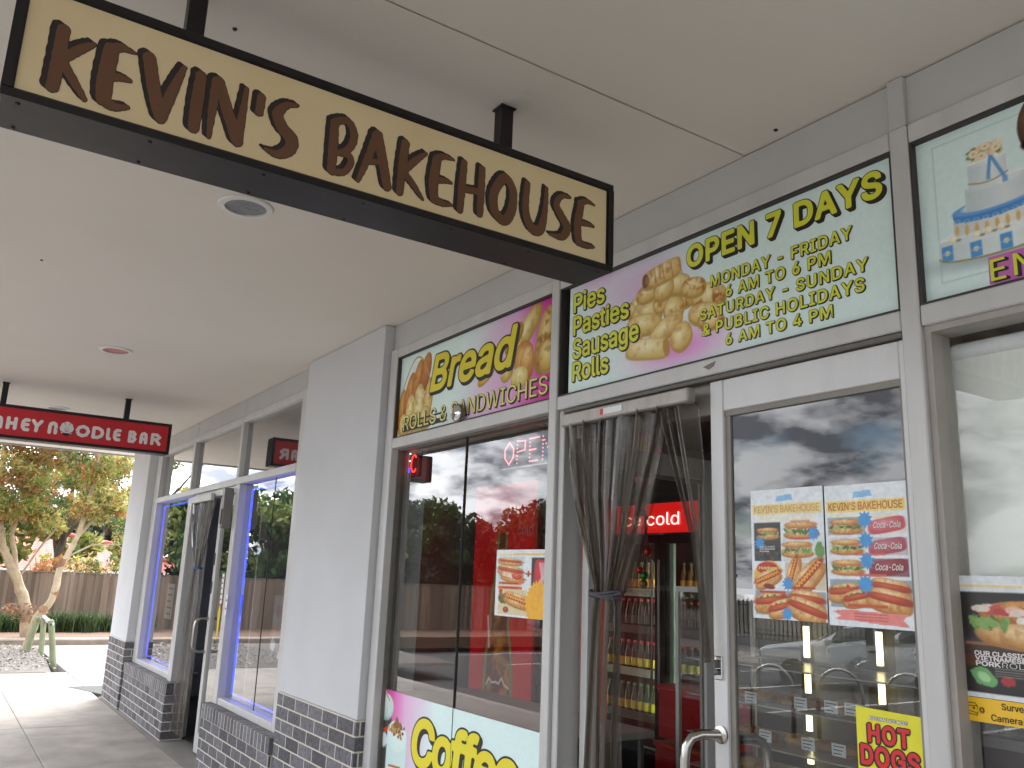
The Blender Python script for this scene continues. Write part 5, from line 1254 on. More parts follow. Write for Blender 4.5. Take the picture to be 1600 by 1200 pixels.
# lit drinks fridge seen through the doorway
fr = thing('drinks_fridge', (-5.2, 2.8, 0), 'lit two door drinks fridge with a red header deep in the bakery', 'fridge')
FX0, FX1, FY = -6.15, -4.62, 2.5
q = MB(); q.box(FX0, FX1, FY + .08, FY + .8, 0, .5, .01); q.box(FX0, FX0 + .04, FY + .08, FY + .8, .5, 2.16); q.box(FX1 - .04, FX1, FY + .08, FY + .8, .5, 2.16); q.box(FX0 + .04, FX1 - .04, FY + .74, FY + .8, .5, 2.16); q.box(FX0, FX1, FY + .08, FY + .8, 2.162, 2.40); q.box(-5.215, -5.145, FY + .1, FY + .73, .5, 2.16)
q.build('fridge_body', BLACKP, fr)
q = MB()
V = [];
for i in range(9):
    a = -.9 + 1.8 * i / 8; V.append((FY + .075 - .07 * math.cos(a), 2.285 + .12 * math.sin(a) / math.sin(.9)))
q.prism(V, lambda u, v, k: (FX0 if k else FX1, u, v)); hd = q.build('header', mat('red_header', 'd01c1c', .3, emit='e0201c', estr=.14), fr, True)
lettering('ice cold', -5.62, -4.93, 2.225, 2.325, fac(FY - .002), mat('lit_letter', 'ffffff', .5, emit='fff0e8', estr=.3), hd, bold=.0)
for a, b in ((FX0 + .01, -5.19), (-5.17, FX1 - .01)):
    q = MB(); q.box(a, a + .05, FY + .03, FY + .075, .52, 2.15); q.box(b - .05, b, FY + .03, FY + .075, .52, 2.15); q.box(a + .05, b - .05, FY + .03, FY + .075, .52, .58); q.box(a + .05, b - .05, FY + .03, FY + .075, 2.08, 2.15); d = q.build('fridge_door', BLACKP, fr)
    q = MB(); q.quad((a + .05, FY + .05, .58), (b - .05, FY + .05, .58), (b - .05, FY + .05, 2.08), (a + .05, FY + .05, 2.08)); q.build('door_pane', GLASS, d)
    hx_ = b - .03 if a < -5.5 else a + .03
    q = MB(); q.tube([(hx_, FY - .02, .95), (hx_, FY - .02, 1.95)], .009, 8); q.build('handle', CHROME, d)
for x, on in ((-6.09, 1), (-5.24, 1), (-5.12, 0), (-4.68, 1)):
    q = MB(); q.box(x - .022, x + .022, FY + .10, FY + .125, .55, 2.12); q.build('fridge_light', LAMPW if on else mat('unlit_strip', 'b9c4b9', .5), fr)
SH = [.72, 1.06, 1.40, 1.70]
for k, z in enumerate(SH):
    for a, b in ((-6.10, -5.22), (-5.14, -4.67)):
        q = MB(); q.box(a, b, FY + .14, FY + .70, z - .012, z, .002); s = q.build('shelf', mat('wire_shelf_grey', 'a9b0ac', .4), fr)
        q = MB(); q.box(a, b, FY + .128, FY + .138, z - .045, z + .018); q.build('price_strip', mat('strip_dark', '3f4746', .4) if k % 2 == 0 or a > -5.5 else mat('strip_pale', 'a8c0b4', .4), s)
lettering('RADE', -5.62, -5.32, 1.668, 1.703, fac(FY + .1275), mat('strip_letter', '9aa6a4', .5), fr, bold=.01)
KINDS = [('green bottle with a yellow label on the lowest lit fridge shelf', '1f3a22', 'c8b41e', '2a6a34'), ('dark bottle with a red cap and yellow label on the second lit fridge shelf', '1a1210', 'd8c22a', 'd8242a'), ('dark bottle with a red cap and black label on the third lit fridge shelf', '17120f', '24262a', 'd8302c'), ('amber bottle with an orange label on the top lit fridge shelf', '6a4a1a', 'd89a2c', '3a6a3a')]
def bottle(kind, loc, label, group):
    _, body, lab, cap = kind
    t = thing('drink_bottle', loc, label, 'bottle', group)
    x, y, z = loc
    q = MB(); q.lathe(loc, [(.0, .001), (.030, .002), (.033, .012), (.032, .05), (.029, .075), (.033, .11), (.032, .135), (.020, .175), (.0135, .20), (.0135, .212)], 14); q.build('bottle_body', mat('bottle_' + body, body, .12, 0, .1), t, True)
    q = MB(); q.lathe(loc, [(.0338, .03), (.0338, .095)], 14); q.build('bottle_label', mat('label_' + lab, lab, .4), t, True)
    q = MB(); q.lathe(loc, [(.0150, .212), (.0155, .216), (.0150, .232), (.0, .233)], 10); q.build('bottle_cap', mat('cap_' + cap, cap, .4), t, True)
    return t
for k, z in enumerate(SH):
    grp = 'bottles on the %s fridge shelf' % ('lowest', 'second', 'third', 'top')[k]
    b0 = None
    for i in range(11):
        x = -6.03 + .078 * i
        if x > -5.27: break
        loc = (x, FY + .185, z + .001)
        if b0 is None: b0 = bottle(KINDS[k], loc, KINDS[k][0], grp)
        else: dup(b0, loc)
    b1 = None
    lab = KINDS[k][0].replace('on the ', 'behind the right fridge door, ').replace('lit fridge ', '').replace(' and ', ', ')
    for i in range(10):
        x = -5.07 + .08 * i
        if x > -4.72: break
        if b1 is None: b1 = dup(b0, (x, FY + .19, z + .001), lab); b1['group'] = grp + ', right door'
        else: dup(b1, (x, FY + .19, z + .001))
# rotated square gold and pink hanging
t = thing('diamond_hanging', (-3.665, 1.0, 2.3), 'pink and gold diamond shaped paper hanging in the bakery doorway', 'decoration')
dc = (-3.70, 1.0, 2.455)
def dplace(u, v, l): c = math.cos(R(45)); return (dc[0] + (u - v) * c * .95, dc[1] + .15 * (u - v) * c, dc[2] + (u + v) * c)
q = MB(); q.prism([(-.13, -.13), (.13, -.13), (.13, .13), (-.13, .13)], lambda u, v, k: (lambda p: (p[0], p[1] + .003 * (1 - k), p[2]))(dplace(u, v, 0))); q.build('pink_sheet', mat('pink_foil', 'd4508c', .35), t)
cn_ = Canvas(-.10, .10, -.10, .10, .004, 'd8b04a'); nn = cn_.n(.03); cn_.blend(np.clip((nn - .5) * 5, 0, 1), 'f4e29a'); cn_.blend(np.clip((cn_.n(.02) - .6) * 6, 0, 1) * .6, '9a7020')
cn_.build('gold_print', lambda u, v, l: (lambda p: (p[0], p[1] - .001, p[2]))(dplace(u, v, 0)), PRINTG, t)
q = MB(); q.tube([(dc[0], dc[1], dc[2] + .18), (dc[0], dc[1], 3.2)], .003, 5); q.build('string', INK, t)
# bauble garland
t = thing('bauble_garland', (-3.63, 1.0, 1.8), 'hanging cord of small red, green and gold baubles below the diamond hanging', 'garland')
q = MB(); pts = [(-3.70, .99, 2.27), (-3.68, .985, 2.18), (-3.66, .98, 2.0), (-3.665, .98, 1.78)]; q.tube(pts, .005, 6); q.tube([(-3.68, .985, 2.18), (-3.64, .97, 2.02), (-3.62, .97, 1.9)], .004, 6); q.build('cord', mat('garland_cord', '5a2c28', .7), t)
for (x, z, r, cc, nm) in ((-3.66, 2.20, .017, 'c8a24a', 'gold_bauble'), (-3.67, 2.15, .02, '2a6a3c', 'green_bauble'), (-3.64, 2.12, .014, 'b8242a', 'red_bauble'), (-3.625, 1.93, .022, 'c8242a', 'red_bauble'), (-3.69, 1.83, .02, 'c8242a', 'red_bauble'), (-3.655, 1.80, .022, '1f8a4a', 'green_bauble'), (-3.66, 1.755, .024, '8a6a2c', 'gold_bauble'), (-3.69, 2.17, .016, 'c8a24a', 'gold_bauble')):
    q = MB(); q.lathe((x, .965, z), [(r * math.sin(a) + 1e-5, -r * math.cos(a)) for a in np.linspace(0, math.pi, 9)], 12); q.build(nm, mat('bauble_' + cc, cc, .12, .6, .05), t, True)
# red crates / stacked trolley behind the glass
for i, (x, z, lab) in enumerate(((-4.05, .45, 'red plastic crate, lower of two beyond the doorway'), (-4.02, .80, 'red plastic crate, upper of two beyond the doorway'))):
    t = thing('red_crate', (x, 1.9, z), lab, 'crate', 'red crates')
    q = MB(); z0 = z
    for a, b, c_, d in ((-.3, .3, -.2, -.185), (-.3, .3, .185, .2), (-.3, -.285, -.184, .184), (.285, .3, -.184, .184)): q.box(x + a, x + b, 1.9 + c_, 1.9 + d, z0 + .004, z0 + .32, .003)
    q.box(x - .284, x + .284, 1.716, 2.084, z0 + .004, z0 + .02); q.build('crate_body', mat('red_plastic', 'b81f24', .35), t)
    q = MB(); q.box(x - .31, x + .31, 1.69, 2.11, z0 + .30, z0 + .325, .004); q.build('crate_rim', mat('red_rim', 'c42a2c', .35), t)
t = thing('low_trolley', (-4.05, 1.9, 0), 'black wire trolley carrying the red crates', 'trolley')
q = MB(); q.box(-4.42, -3.68, 1.62, 2.18, .41, .449, .004); q.build('deck', BLACKP, t); q = MB()
for x in (-4.36, -3.74):
    for y in (1.68, 2.12): q.tube([(x, y, .08), (x, y, .41)], .016, 8); q.lathe((x, y - .015, .045), [(.043, 0), (.045, .01), (.045, .02), (.043, .03)], 14, 'y')
q.build('leg_and_castor', BLACKP, t)
# bakery display cabinet behind the right leaf
cb_ = thing('display_cabinet', (-2.6, 1.6, 0), 'glass bakery display cabinet with glowing upright tubes behind the door', 'display cabinet')
q = MB(); q.box(-3.7, -1.3, 1.25, 1.9, 0, .62, .008); q.build('cabinet_base', INTD, cb_)
q = MB()
for x in (-3.69, -2.2, -1.31):
    for y in (1.26, 1.89): q.box(x - .012, x + .012, y - .012, y + .012, .62, 1.72)
q.box(-3.7, -1.3, 1.25, 1.28, 1.72, 1.75); q.box(-3.7, -1.3, 1.87, 1.9, 1.72, 1.75); q.build('cabinet_frame', ALU, cb_)
q = MB(); q.box(-3.68, -1.32, 1.895, 1.9, .63, 1.72); q.build('back_panel', mat('cabinet_back', '3f3b36', .6, 0, .1), cb_)
q = MB(); q.quad((-3.69, 1.252, .63), (-1.31, 1.252, .63), (-1.31, 1.252, 1.72), (-3.69, 1.252, 1.72)); q.build('front_pane', GLASS, cb_)
SHZ = [.80, .97, 1.17, 1.36]
for z in SHZ:
    q = MB(); q.box(-3.67, -1.33, 1.30, 1.80, z - .008, z, .002); q.build('shelf', mat('pale_shelf', 'b5b0a6', .25), cb_)
for x in (-3.262, -2.805):
    zs_ = [.66] + SHZ + [1.58]
    for a, b in zip(zs_[:-1], zs_[1:]):
        q = MB(); q.tube([(x, 1.84, a + .025), (x, 1.84, b - .025)], .017, 10); q.build('light_tube', LAMPY, cb_)
for i, (x, z, yl) in enumerate(((-3.2, 1.168, 0), (-2.888, 1.18, 0), (-2.713, 1.186, 0), (-2.602, 1.19, 0), (-3.11, .995, 0), (-2.852, .998, 0), (-2.681, 1.0, 0))):
    nm = ('first', 'second', 'third', 'fourth')[i if i < 4 else i - 4]
    card('price_card', x - .038, x + .038, z + .004, z + .06, 1.292, 'white price card, %s from the left on the %s cabinet shelf' % (nm, 'upper' if i < 4 else 'lower'), 'price card', lines=3, group='price cards')
card('yellow_notice', -2.93, -2.72, .86, .89, 1.285, 'yellow strip notice under the lower cabinet price cards', 'notice', mat('strip_yellow', 'c9b02a', .5), 1)
random.seed(12)
BRM = [mat('bread_crust', 'b07a3a', .6, 0, .3, 30, .2, 60), mat('pale_bun', 'cfa764', .6, 0, .25, 30), mat('green_topping', '7a8a3a', .7, 0, .3, 40)]
WH = ['leftmost', 'second', 'third', 'fourth', 'fifth', 'sixth', 'seventh', 'eighth']
for k, z in enumerate((.80, .97, 1.17)):
    for i in range(8):
        x = -3.4 + .16 * i + random.uniform(-.02, .02); r = random.uniform(.05, .065)
        q = MB(); q.lathe((x, 1.5 + random.uniform(-.06, .06), z + .001), [(.0, 0), (r * .8, .002), (r, r * .35), (r * .85, r * .75), (r * .4, r * .98), (0, r)], 14)
        ro = random.uniform(1.1, 1.5); q.v = [(x + (p[0] - x) * ro, p[1], p[2]) for p in q.v]
        tag(q.build('bread_roll', BRM[0 if (i + k) % 3 else 1], None, True), '%s bread roll on the %s display shelf' % (WH[i], ('lower', 'middle', 'upper')[k]), 'bread roll', 'bread rolls in the display cabinet')


# ---------------------------------------------------------------- outside, far left
rs = np.random.default_rng(11)
t = thing('paling_fence', (-25, 0, 0), 'weathered brown timber paling fence behind the planting bed', 'fence')
q = MB(); y = -15.0
rr = random.Random(4)
while y < 11.5:
    w = .098 + rr.uniform(-.006, .006); x = -25.0 + rr.uniform(-.008, .008) + (.014 if int(y * 10) % 2 else 0)
    q.box(x, x + .014, y, y + w, .08, 1.475 + rr.uniform(-.012, .01)); y += w - .004 + rr.uniform(0, .006)
def plank_mat():
    m = mat('weathered_paling', '7a6656', .9, 0, .35, 3, .4, 40, streak=.12, alt='9a8a7a')
    N, L = m.node_tree.nodes, m.node_tree.links
    geo = N.new('ShaderNodeNewGeometry'); b = N['Principled BSDF']
    src = b.inputs['Base Color'].links[0].from_socket
    mr = N.new('ShaderNodeMapRange'); L.new(geo.outputs['Random Per Island'], mr.inputs[0]); mr.inputs[3].default_value = .55; mr.inputs[4].default_value = 1.1
    v = N.new('ShaderNodeVectorMath'); v.operation = 'SCALE'; L.new(src, v.inputs[0]); L.new(mr.outputs[0], v.inputs['Scale']); L.new(v.outputs[0], b.inputs['Base Color'])
    return m
PAL = plank_mat()
q.build('palings', PAL, t)
q = MB(); q.box(-25.03, -24.965, -15, 11.5, 1.478, 1.505, .004); q.build('capping', mat('cap_timber', '6e6258', .9, 0, .3, 5), t)
q = MB(); [q.box(-25.09, -25.02, -15, 11.5, z, z + .05) for z in (.4, 1.2)]; q.build('rail', PAL, t)

BARK = mat('gum_bark', '97836a', .85, 0, .3, 5, .4, 25, alt='bdab8e')
BARKO = mat('peeling_bark', '8f6a4c', .9, 0, .4, 9, .5, 25)
def gum(name, loc, paths, crown, label, leafm, per=900, size=.10, cat='tree', bark=None, group=None, aspect=.3, detail=True):
    t = thing(name, loc, label, cat, group)
    q = MB()
    for i, (pts, r0, r1) in enumerate(paths):
        n = len(pts); P = []
        rad = []
        for k in range(n - 1):
            for s in range(4):
                u = s / 4; a, b = Vector(pts[k]), Vector(pts[k + 1])
                P.append(a.lerp(b, u) + Vector((rr.uniform(-1, 1), rr.uniform(-1, 1), 0)) * r0 * .15); rad.append(r0 + (r1 - r0) * (k + u) / (n - 1))
        P.append(Vector(pts[-1])); rad.append(r1)
        rad = [r * rr.uniform(.9, 1.12) for r in rad]
        q.tube(P, rad, 9)
    q.build('trunk', bark or BARK, t, True)
    q = MB(); leaves(q, crown, per, size, rs, aspect, len(leafm)); q.build('crown', leafm, t)
    return t
def leafmat(name, c, tr=.35):
    if name in MATS: return MATS[name]
    m = mat(name, c, .5, 0, .45, 2.5)
    N, L = m.node_tree.nodes, m.node_tree.links
    b = N['Principled BSDF']; out = [n for n in N if n.type == 'OUTPUT_MATERIAL'][0]
    tl = N.new('ShaderNodeBsdfTranslucent'); mx = N.new('ShaderNodeMixShader'); mx.inputs[0].default_value = tr
    src = b.inputs['Base Color'].links[0].from_socket; L.new(src, tl.inputs[0])
    L.new(b.outputs[0], mx.inputs[1]); L.new(tl.outputs[0], mx.inputs[2]); L.new(mx.outputs[0], out.inputs[0])
    return m
OL, YO, RU, DG, MG, GG = leafmat('olive_leaf', '98a054', .5), leafmat('yellow_leaf', 'bfb068', .5), leafmat('rusty_leaf', 'b8784e', .5), leafmat('dark_leaf', '3c4a34'), leafmat('mid_leaf', '55703a'), leafmat('grey_leaf', '6f7a6a')
# staked gum in front (leans right), second gum behind the kerb
cr = clump_set((-20.6, .35, 3.2), (1.0, .9, .7), 24, .36, rs) + clump_set((-20.5, .2, 4.6), (1.5, 1.6, 1.1), 26, .5, rs) + clump_set((-20, .95, 2.55), (.6, .45, .4), 6, .26, rs) + clump_set((-20.2, 1.1, 1.75), (.5, .35, .4), 5, .2, rs)
t = gum('gum_tree', (-20.0, -.25, 0), [([(-20.05, -.46, .0), (-20.0, -.36, .62), (-19.9, -.13, 1.01), (-19.9, -.08, 1.59), (-20.0, .06, 1.95), (-20.1, .2, 2.30), (-20.2, .36, 3.4), (-20.3, .4, 4.8)], .085, .035), ([(-20.0, .02, 1.85), (-19.9, .45, 2.12), (-19.8, .9, 2.16), (-19.7, 1.2, 1.95)], .022, .008), ([(-20.1, .2, 2.3), (-20.4, .7, 3.0), (-20.6, 1.0, 3.9)], .04, .015), ([(-20.2, .36, 3.2), (-20.5, -.2, 3.9), (-20.5, -.7, 4.6)], .04, .015)],
        cr, 'leaning gum tree with peeling bark rising from the timber stakes', [OL, YO, OL, MG, MG, RU], 2100, .06)
for k, (z, yv) in enumerate(((.78, -.27), (1.05, -.12), (1.62, -.07))):
    q = MB(); q.tube([(-19.9 - .02 * k, yv - .01, z), (-19.9, yv + .01, z + .06 + .03 * k), (-19.9, yv + .02, z + .10 + .05 * k)], [.074, .078, .07], 9); q.build('bark_strip', BARKO, t, True)
cr = clump_set((-22.2, -.9, 3.3), (1.2, 1.1, .8), 26, .40, rs) + clump_set((-22.4, -.9, 4.9), (1.7, 1.7, 1.2), 24, .55, rs) + clump_set((-22.3, -.1, 2.85), (.8, .6, .4), 8, .32, rs) + clump_set((-22, -1.7, 2.4), (.7, .5, .4), 5, .28, rs)
t = gum('gum_tree', (-22.3, -.3, .1), [([(-22.3, -.22, .05), (-22.3, -.36, .77), (-22.3, -.52, 1.11), (-22.3, -.80, 1.71), (-22.3, -1.02, 2.05), (-22.4, -1.2, 3.0), (-22.4, -1.3, 4.6)], .14, .05), ([(-22.3, -.60, 1.3), (-22.3, -.72, 1.8), (-22.3, -.86, 2.32), (-22.4, -.7, 3.6)], .07, .03), ([(-22.3, -.55, 1.45), (-22.2, -.3, 2.0), (-22.2, .1, 2.7), (-22.2, .4, 3.4)], .028, .012), ([(-22.3, -.95, 1.9), (-22.2, -1.4, 2.3), (-22.2, -1.9, 2.8)], .05, .02)],
        cr, 'forked pale gum tree in the soil bed with a skirt of dead leaves', [OL, RU, YO, OL, MG], 2100, .065)
q = MB(); leaves(q, [(-22.2, -.38, .62, .22, .30, .22), (-22.15, -.66, .72, .15, .16, .12), (-22.1, -.1, .55, .15, .2, .2)], 2500, .055, rs, .35, 1); q.build('dead_leaf_skirt', leafmat('dead_leaf', 'a07c60', .2), t)
# stakes
SM = mat('pine_stake', '7f8566', .85, 0, .2, 8, .3, 40)
for (x, y, x2, y2, h, lab) in ((-19.75, -.455, -19.8, -.345, .66, 'leaning timber stake farthest from the path'), (-19.4, -.235, -19.5, -.27, .70, 'middle timber stake of the three beside the leaning gum'), (-17.5, -.225, -17.55, -.36, .73, 'nearest timber stake with a dark bolt hole, at the bed edge')):
    tk_ = thing('tree_stake', (x, y, 0), lab, 'stake', 'timber stakes round the young gum')
    q = MB(); q.tube([(x, y, -.05), (x + (x2 - x) * .5, y + (y2 - y) * .5, h * .5), (x2, y2, h), (x2, y2, h + .03)], [.055, .053, .05, .02], 10); q.build('stake_post', SM, tk_, True)
    q = MB(); q.lathe((x2 + .049, y2, h - .06), [(.014, 0), (.014, .006)], 10, 'x'); q.build('bolt_hole', BLACKP, tk_)
q = MB(); q.tube([(-17.5, -.33, .68), (-19.5, -.22, .62), (-20.1, -.30, .63), (-19.5, -.28, .70), (-17.55, -.37, .72)], .028, 6); tag(q.build('tie_strap', mat('white_strap', 'd2d4d6', .7)), 'white webbing strap looped between the timber stakes', 'strap')
# strappy plants and shrubs along the fence
def tuft(x, y, z, n, h, m, label, cat='plant', grp='strappy plants along the fence'):
    q = MB(); V = []
    for i in range(n):
        a = rr.uniform(0, 6.28); L = h * rr.uniform(.5, 1.1); sp = rr.uniform(.1, .5) * h; w = .009
        bx, by = x + rr.gauss(0, .12), y + rr.gauss(0, .16)
        px, py = -math.sin(a) * w, math.cos(a) * w
        P = [(bx, by, z), (bx + sp * .35 * math.cos(a), by + sp * .35 * math.sin(a), z + L * .6), (bx + sp * math.cos(a), by + sp * math.sin(a), z + L * (.95 - sp * .3))]
        q.add([(P[0][0] - px, P[0][1] - py, P[0][2]), (P[0][0] + px, P[0][1] + py, P[0][2]), (P[1][0] + px, P[1][1] + py, P[1][2]), P[2], (P[1][0] - px, P[1][1] - py, P[1][2])], [(0, 1, 2, 4), (4, 2, 3)], rr.randrange(2))
    return tag(q.build('strappy_plant', m), label, cat, grp)
pos = [(-24.2, -1.25), (-24.1, -.85), (-24.2, -.45), (-24.0, .15), (-24.1, .5), (-24.2, .85), (-24.0, 1.15), (-24.2, 1.5), (-24.1, 2.0), (-24.1, -1.8), (-24.2, -2.4)]
ordn = ['behind the dead leaf skirt', 'left of the dead leaf skirt', 'just right of the dead leaf skirt', 'behind the tree stakes', 'right of the tree stakes', 'midway between the stakes and the white pier', 'the tallest, nearer the white pier', 'close to the white pier', 'half hidden by the white pier', 'near the left edge of the bed', 'farthest left in the bed']
for (x, y), w in zip(pos, ordn):
    tuft(x, y, .09, 260, rr.uniform(.42, .62), [leafmat('strap_leaf', '566a3c'), leafmat('strap_leaf_dark', '3a4d2d')], 'green strappy plant below the fence, ' + w)
for i, (x, y, z, r, lab) in enumerate(((-25.9, -1.4, 1.25, .6, 'green leafy shrub rising over the fence at far left'), (-26.2, .35, 1.55, .62, 'bushy twiggy shrub showing over the fence before the red roof'), (-26.0, 1.35, 1.5, .6, 'yellow green shrub over the fence next to the white pier'))):
    t = thing('shrub', (x, y, .1), lab, 'shrub')
    q = MB(); [q.tube([(x, y, .1), (x + rr.uniform(-.3, .3), y + rr.uniform(-.5, .5), z + r * .5)], [.02, .006], 5) for _ in range(9)]; q.build('stem', BARKO, t)
    q = MB(); leaves(q, clump_set((x, y, z), (.5, r, .38), 13, .22, rs), 1500, .05, rs, .45, 2); q.build('foliage', [(MG, DG), (OL, RU), (YO, MG)][i], t)
# house with a red tile roof beyond the fence
ho = thing('house', (-40, 1, 0), 'house with a faded red tile roof beyond the fence', 'house')
q = MB(); q.box(-44, -36.5, -7.5, 9, 0, 1.45); q.build('house_wall', mat('cream_wall', 'cfc6b4', .85), ho)
q = MB()
e0, e1, ey0, ey1 = -44.6, -35.9, -8.2, 9.6
rg = (-40.2, -.8, -40.2, 2.2); zr, ze = 2.75, 1.42
V = [(e0, ey0, ze), (e1, ey0, ze), (e1, ey1, ze), (e0, ey1, ze), (rg[0], rg[1], zr + .25), (rg[2], rg[3], zr + .1)]
q.add(V, [(1, 2, 5, 4), (0, 1, 4), (2, 3, 5), (3, 0, 4, 5)])
def tile_mat():
    m = mat('roof_tile', 'a4564b', .8, 0, .25, 2)
    N, L = m.node_tree.nodes, m.node_tree.links; b = N['Principled BSDF']
    w = N.new('ShaderNodeTexWave'); w.inputs['Scale'].default_value = 4; w.bands_direction = 'Z'; w.inputs['Distortion'].default_value = .4
    geo = N.new('ShaderNodeNewGeometry'); L.new(geo.outputs['Position'], w.inputs['Vector'])
    w2 = N.new('ShaderNodeTexWave'); w2.inputs['Scale'].default_value = 1.1; w2.bands_direction = 'Y'; L.new(geo.outputs['Position'], w2.inputs['Vector'])
    ad = N.new('ShaderNodeMath'); L.new(w.outputs['Fac'], ad.inputs[0]); L.new(w2.outputs['Fac'], ad.inputs[1])
    bp = N.new('ShaderNodeBump'); bp.inputs['Strength'].default_value = 1; bp.inputs['Distance'].default_value = .012; L.new(ad.outputs[0], bp.inputs['Height']); L.new(bp.outputs[0], b.inputs['Normal'])
    return m
ro = q.build('roof', tile_mat(), ho)
q = MB(); q.tube([(e1, ey0, ze + .02), (rg[0], rg[1], zr + .29), (rg[2], rg[3], zr + .14), (e1, ey1, ze + .02)], .11, 8); q.build('ridge_capping', mat('ridge_tile', 'b05a50', .8, 0, .2, 6), ro, True)
q = MB(); q.box(-35.95, -35.78, ey0, ey1, 1.32, 1.45, .02); q.build('gutter', mat('gutter_white', 'c9c9c4', .5), ro)
# trees beyond
def bigtree(loc, h, r, label, leafm, n=26, cr=.9, per=420, size=.16, group='trees beyond the fence', taper=False):
    x, y = loc
    cl = []
    for i in range(n):
        d = rs.normal(size=3); d /= np.linalg.norm(d); d *= rs.random() ** .35
        zz = h * .53 + d[2] * h * .43
        k = 1.0 if not taper else max(.15, 1.25 - (zz / h) * 1.05)
        c = cr * rs.uniform(.6, 1.25) * (1 if not taper else max(.4, k))
        cl.append((x + d[0] * r * k, y + d[1] * r * k, zz, c, c, c * .75))
    if taper: cl.append((x, y, h * .99, .25, .25, .5))
    paths = [([(x, y, -.3), (x + .1, y, h * .3), (x, y + .15, h * .7)], r * .09 + .05, .05)]
    for k in range(5):
        a = rr.uniform(0, 6.28); paths.append(([(x, y, h * rr.uniform(.25, .45)), (x + r * .4 * math.cos(a), y + r * .4 * math.sin(a), h * .6), (x + r * .75 * math.cos(a), y + r * .75 * math.sin(a), h * .78)], .07, .02))
    return gum('tree', (x, y, 0), paths, cl, label, leafm, per, size, 'tree', mat('grey_bark', '6a5d50', .9, 0, .3, 6, .4, 30), group, .5)
bigtree((-31, -3.2), 6.8, 2.6, 'tall rusty green tree beyond the fence behind the forked gum', [OL, MG, YO, OL], 24, .7)
bigtree((-32, 1.2), 6.2, 2.4, 'tall olive tree beyond the fence in front of the red roof', [OL, MG, YO], 16, .65)
bigtree((-46, -1), 5.0, 3.0, 'dark evergreen tree behind the red roof, left', [DG, MG], 26, .9)
bigtree((-47, 4.2), 5.6, 3.0, 'dark evergreen tree behind the red roof, beside the white pier', [DG, DG, GG], 28, .9)
bigtree((-31, 4.6), 6.6, 2.0, 'rusty tipped tree beyond the fence next to the white pier', [OL, RU, YO], 22, .7)

# ---------------------------------------------------------------- across the car park (seen in the glass)
bigtree((-33, -15.5), 5.1, 2.6, 'dark bushy tree across the car park mirrored in the bread window', [DG, DG, MG], 84, .72, 520, .13, 'trees across the car park')
bigtree((-38, -15.0), 5.6, 1.6, 'smaller grey green tree left of the dark bushy one in the bread window reflection', [GG, MG], 22, .6, 420, .13, 'trees across the car park')
bigtree((-30.0, -19.5), 5.0, 2.5, 'big dark tree across the car park mirrored behind the hot dog poster', [DG, DG, MG], 74, .8, 560, .13, 'trees across the car park')
bigtree((-36.5, -19.5), 3.5, 2.0, 'middle dark tree mirrored between the other two in the bread window', [DG, MG], 50, .7, 520, .13, 'trees across the car park')
bigtree((-24, -20.5), 4.6, 2.2, 'low round tree across the car park mirrored behind the curtain', [DG, MG], 30, .7, 420, .14, 'trees across the car park')
bigtree((-18, -24), 4.8, 2.2, 'dark tree across the car park mirrored at the door edge', [DG, DG, MG], 30, .7, 420, .14, 'trees across the car park')
bigtree((-29, -9.5), 5.2, 2.4, 'green tree beyond the far kerb mirrored in the noodle shop windows', [MG, MG, OL], 34, .7, 420, .13, 'trees across the car park')
bigtree((-33, -10.5), 4.0, 2.2, 'mid green tree mirrored in the far blue lit window', [MG, DG], 26, .7, 420, .13, 'trees across the car park')
bigtree((-28.5, -7.2), 4.9, 1.9, 'green tree behind the fence mirrored in the near noodle shop window', [MG, MG, OL], 34, .65, 420, .13, 'trees across the car park')
bigtree((-29.5, -4.9), 4.3, 1.5, 'small green tree behind the fence mirrored in the far noodle shop window', [MG, DG, OL], 28, .6, 420, .13, 'trees across the car park')
t = thing('picket_fence', (-12, -26, -.17), 'dark metal picket fence across the car park', 'fence')
q = MB()
for i in range(150): q.box(-38 + i * .22, -38 + i * .22 + .035, -26.0, -25.97, -.2, 1.3)
q.build('pickets', INTD, t); q = MB(); q.box(-38, -5, -25.96, -25.93, 1.05, 1.1); q.box(-38, -5, -25.96, -25.93, .0, .05); q.build('rail', INTD, t)
t = thing('boundary_wall', (-20, -27, 0), 'pale low wall behind the dark picket fence', 'wall'); q = MB(); q.box(-60, 10, -28.2, -28, -.3, 1.2, .01); q.build('wall_body', mat('block_wall', 'a09a90', .85), t)
# bike hoops
for i, (x, y) in enumerate(((-8.85, -8.2), (-8.1, -8.75), (-7.3, -9.2))):
    t = thing('bike_hoop', (x, y, -.32), '%s steel bike hoop on the car park edge, mirrored in the door glass' % ('first', 'second', 'third')[i], 'bike rack', 'bike hoops')
    q = MB(); P = [(x - .3, y + .1, -.35), (x - .3, y + .1, .35)] + [(x - .3 * math.cos(a), y + .1 * math.cos(a), .35 + .32 * math.sin(a)) for a in np.linspace(.2, math.pi - .2, 10)] + [(x + .3, y - .1, .35), (x + .3, y - .1, -.35)]
    q.tube(P, .026, 10); q.build('hoop', STEEL, t, True)
    q = MB(); [q.tube([(x + s * .3, y - s * .1, -.33), (x + s * .3, y - s * .1, .12)], .032, 10) for s in (-1, 1)]; q.build('sleeve', INTD, t, True)
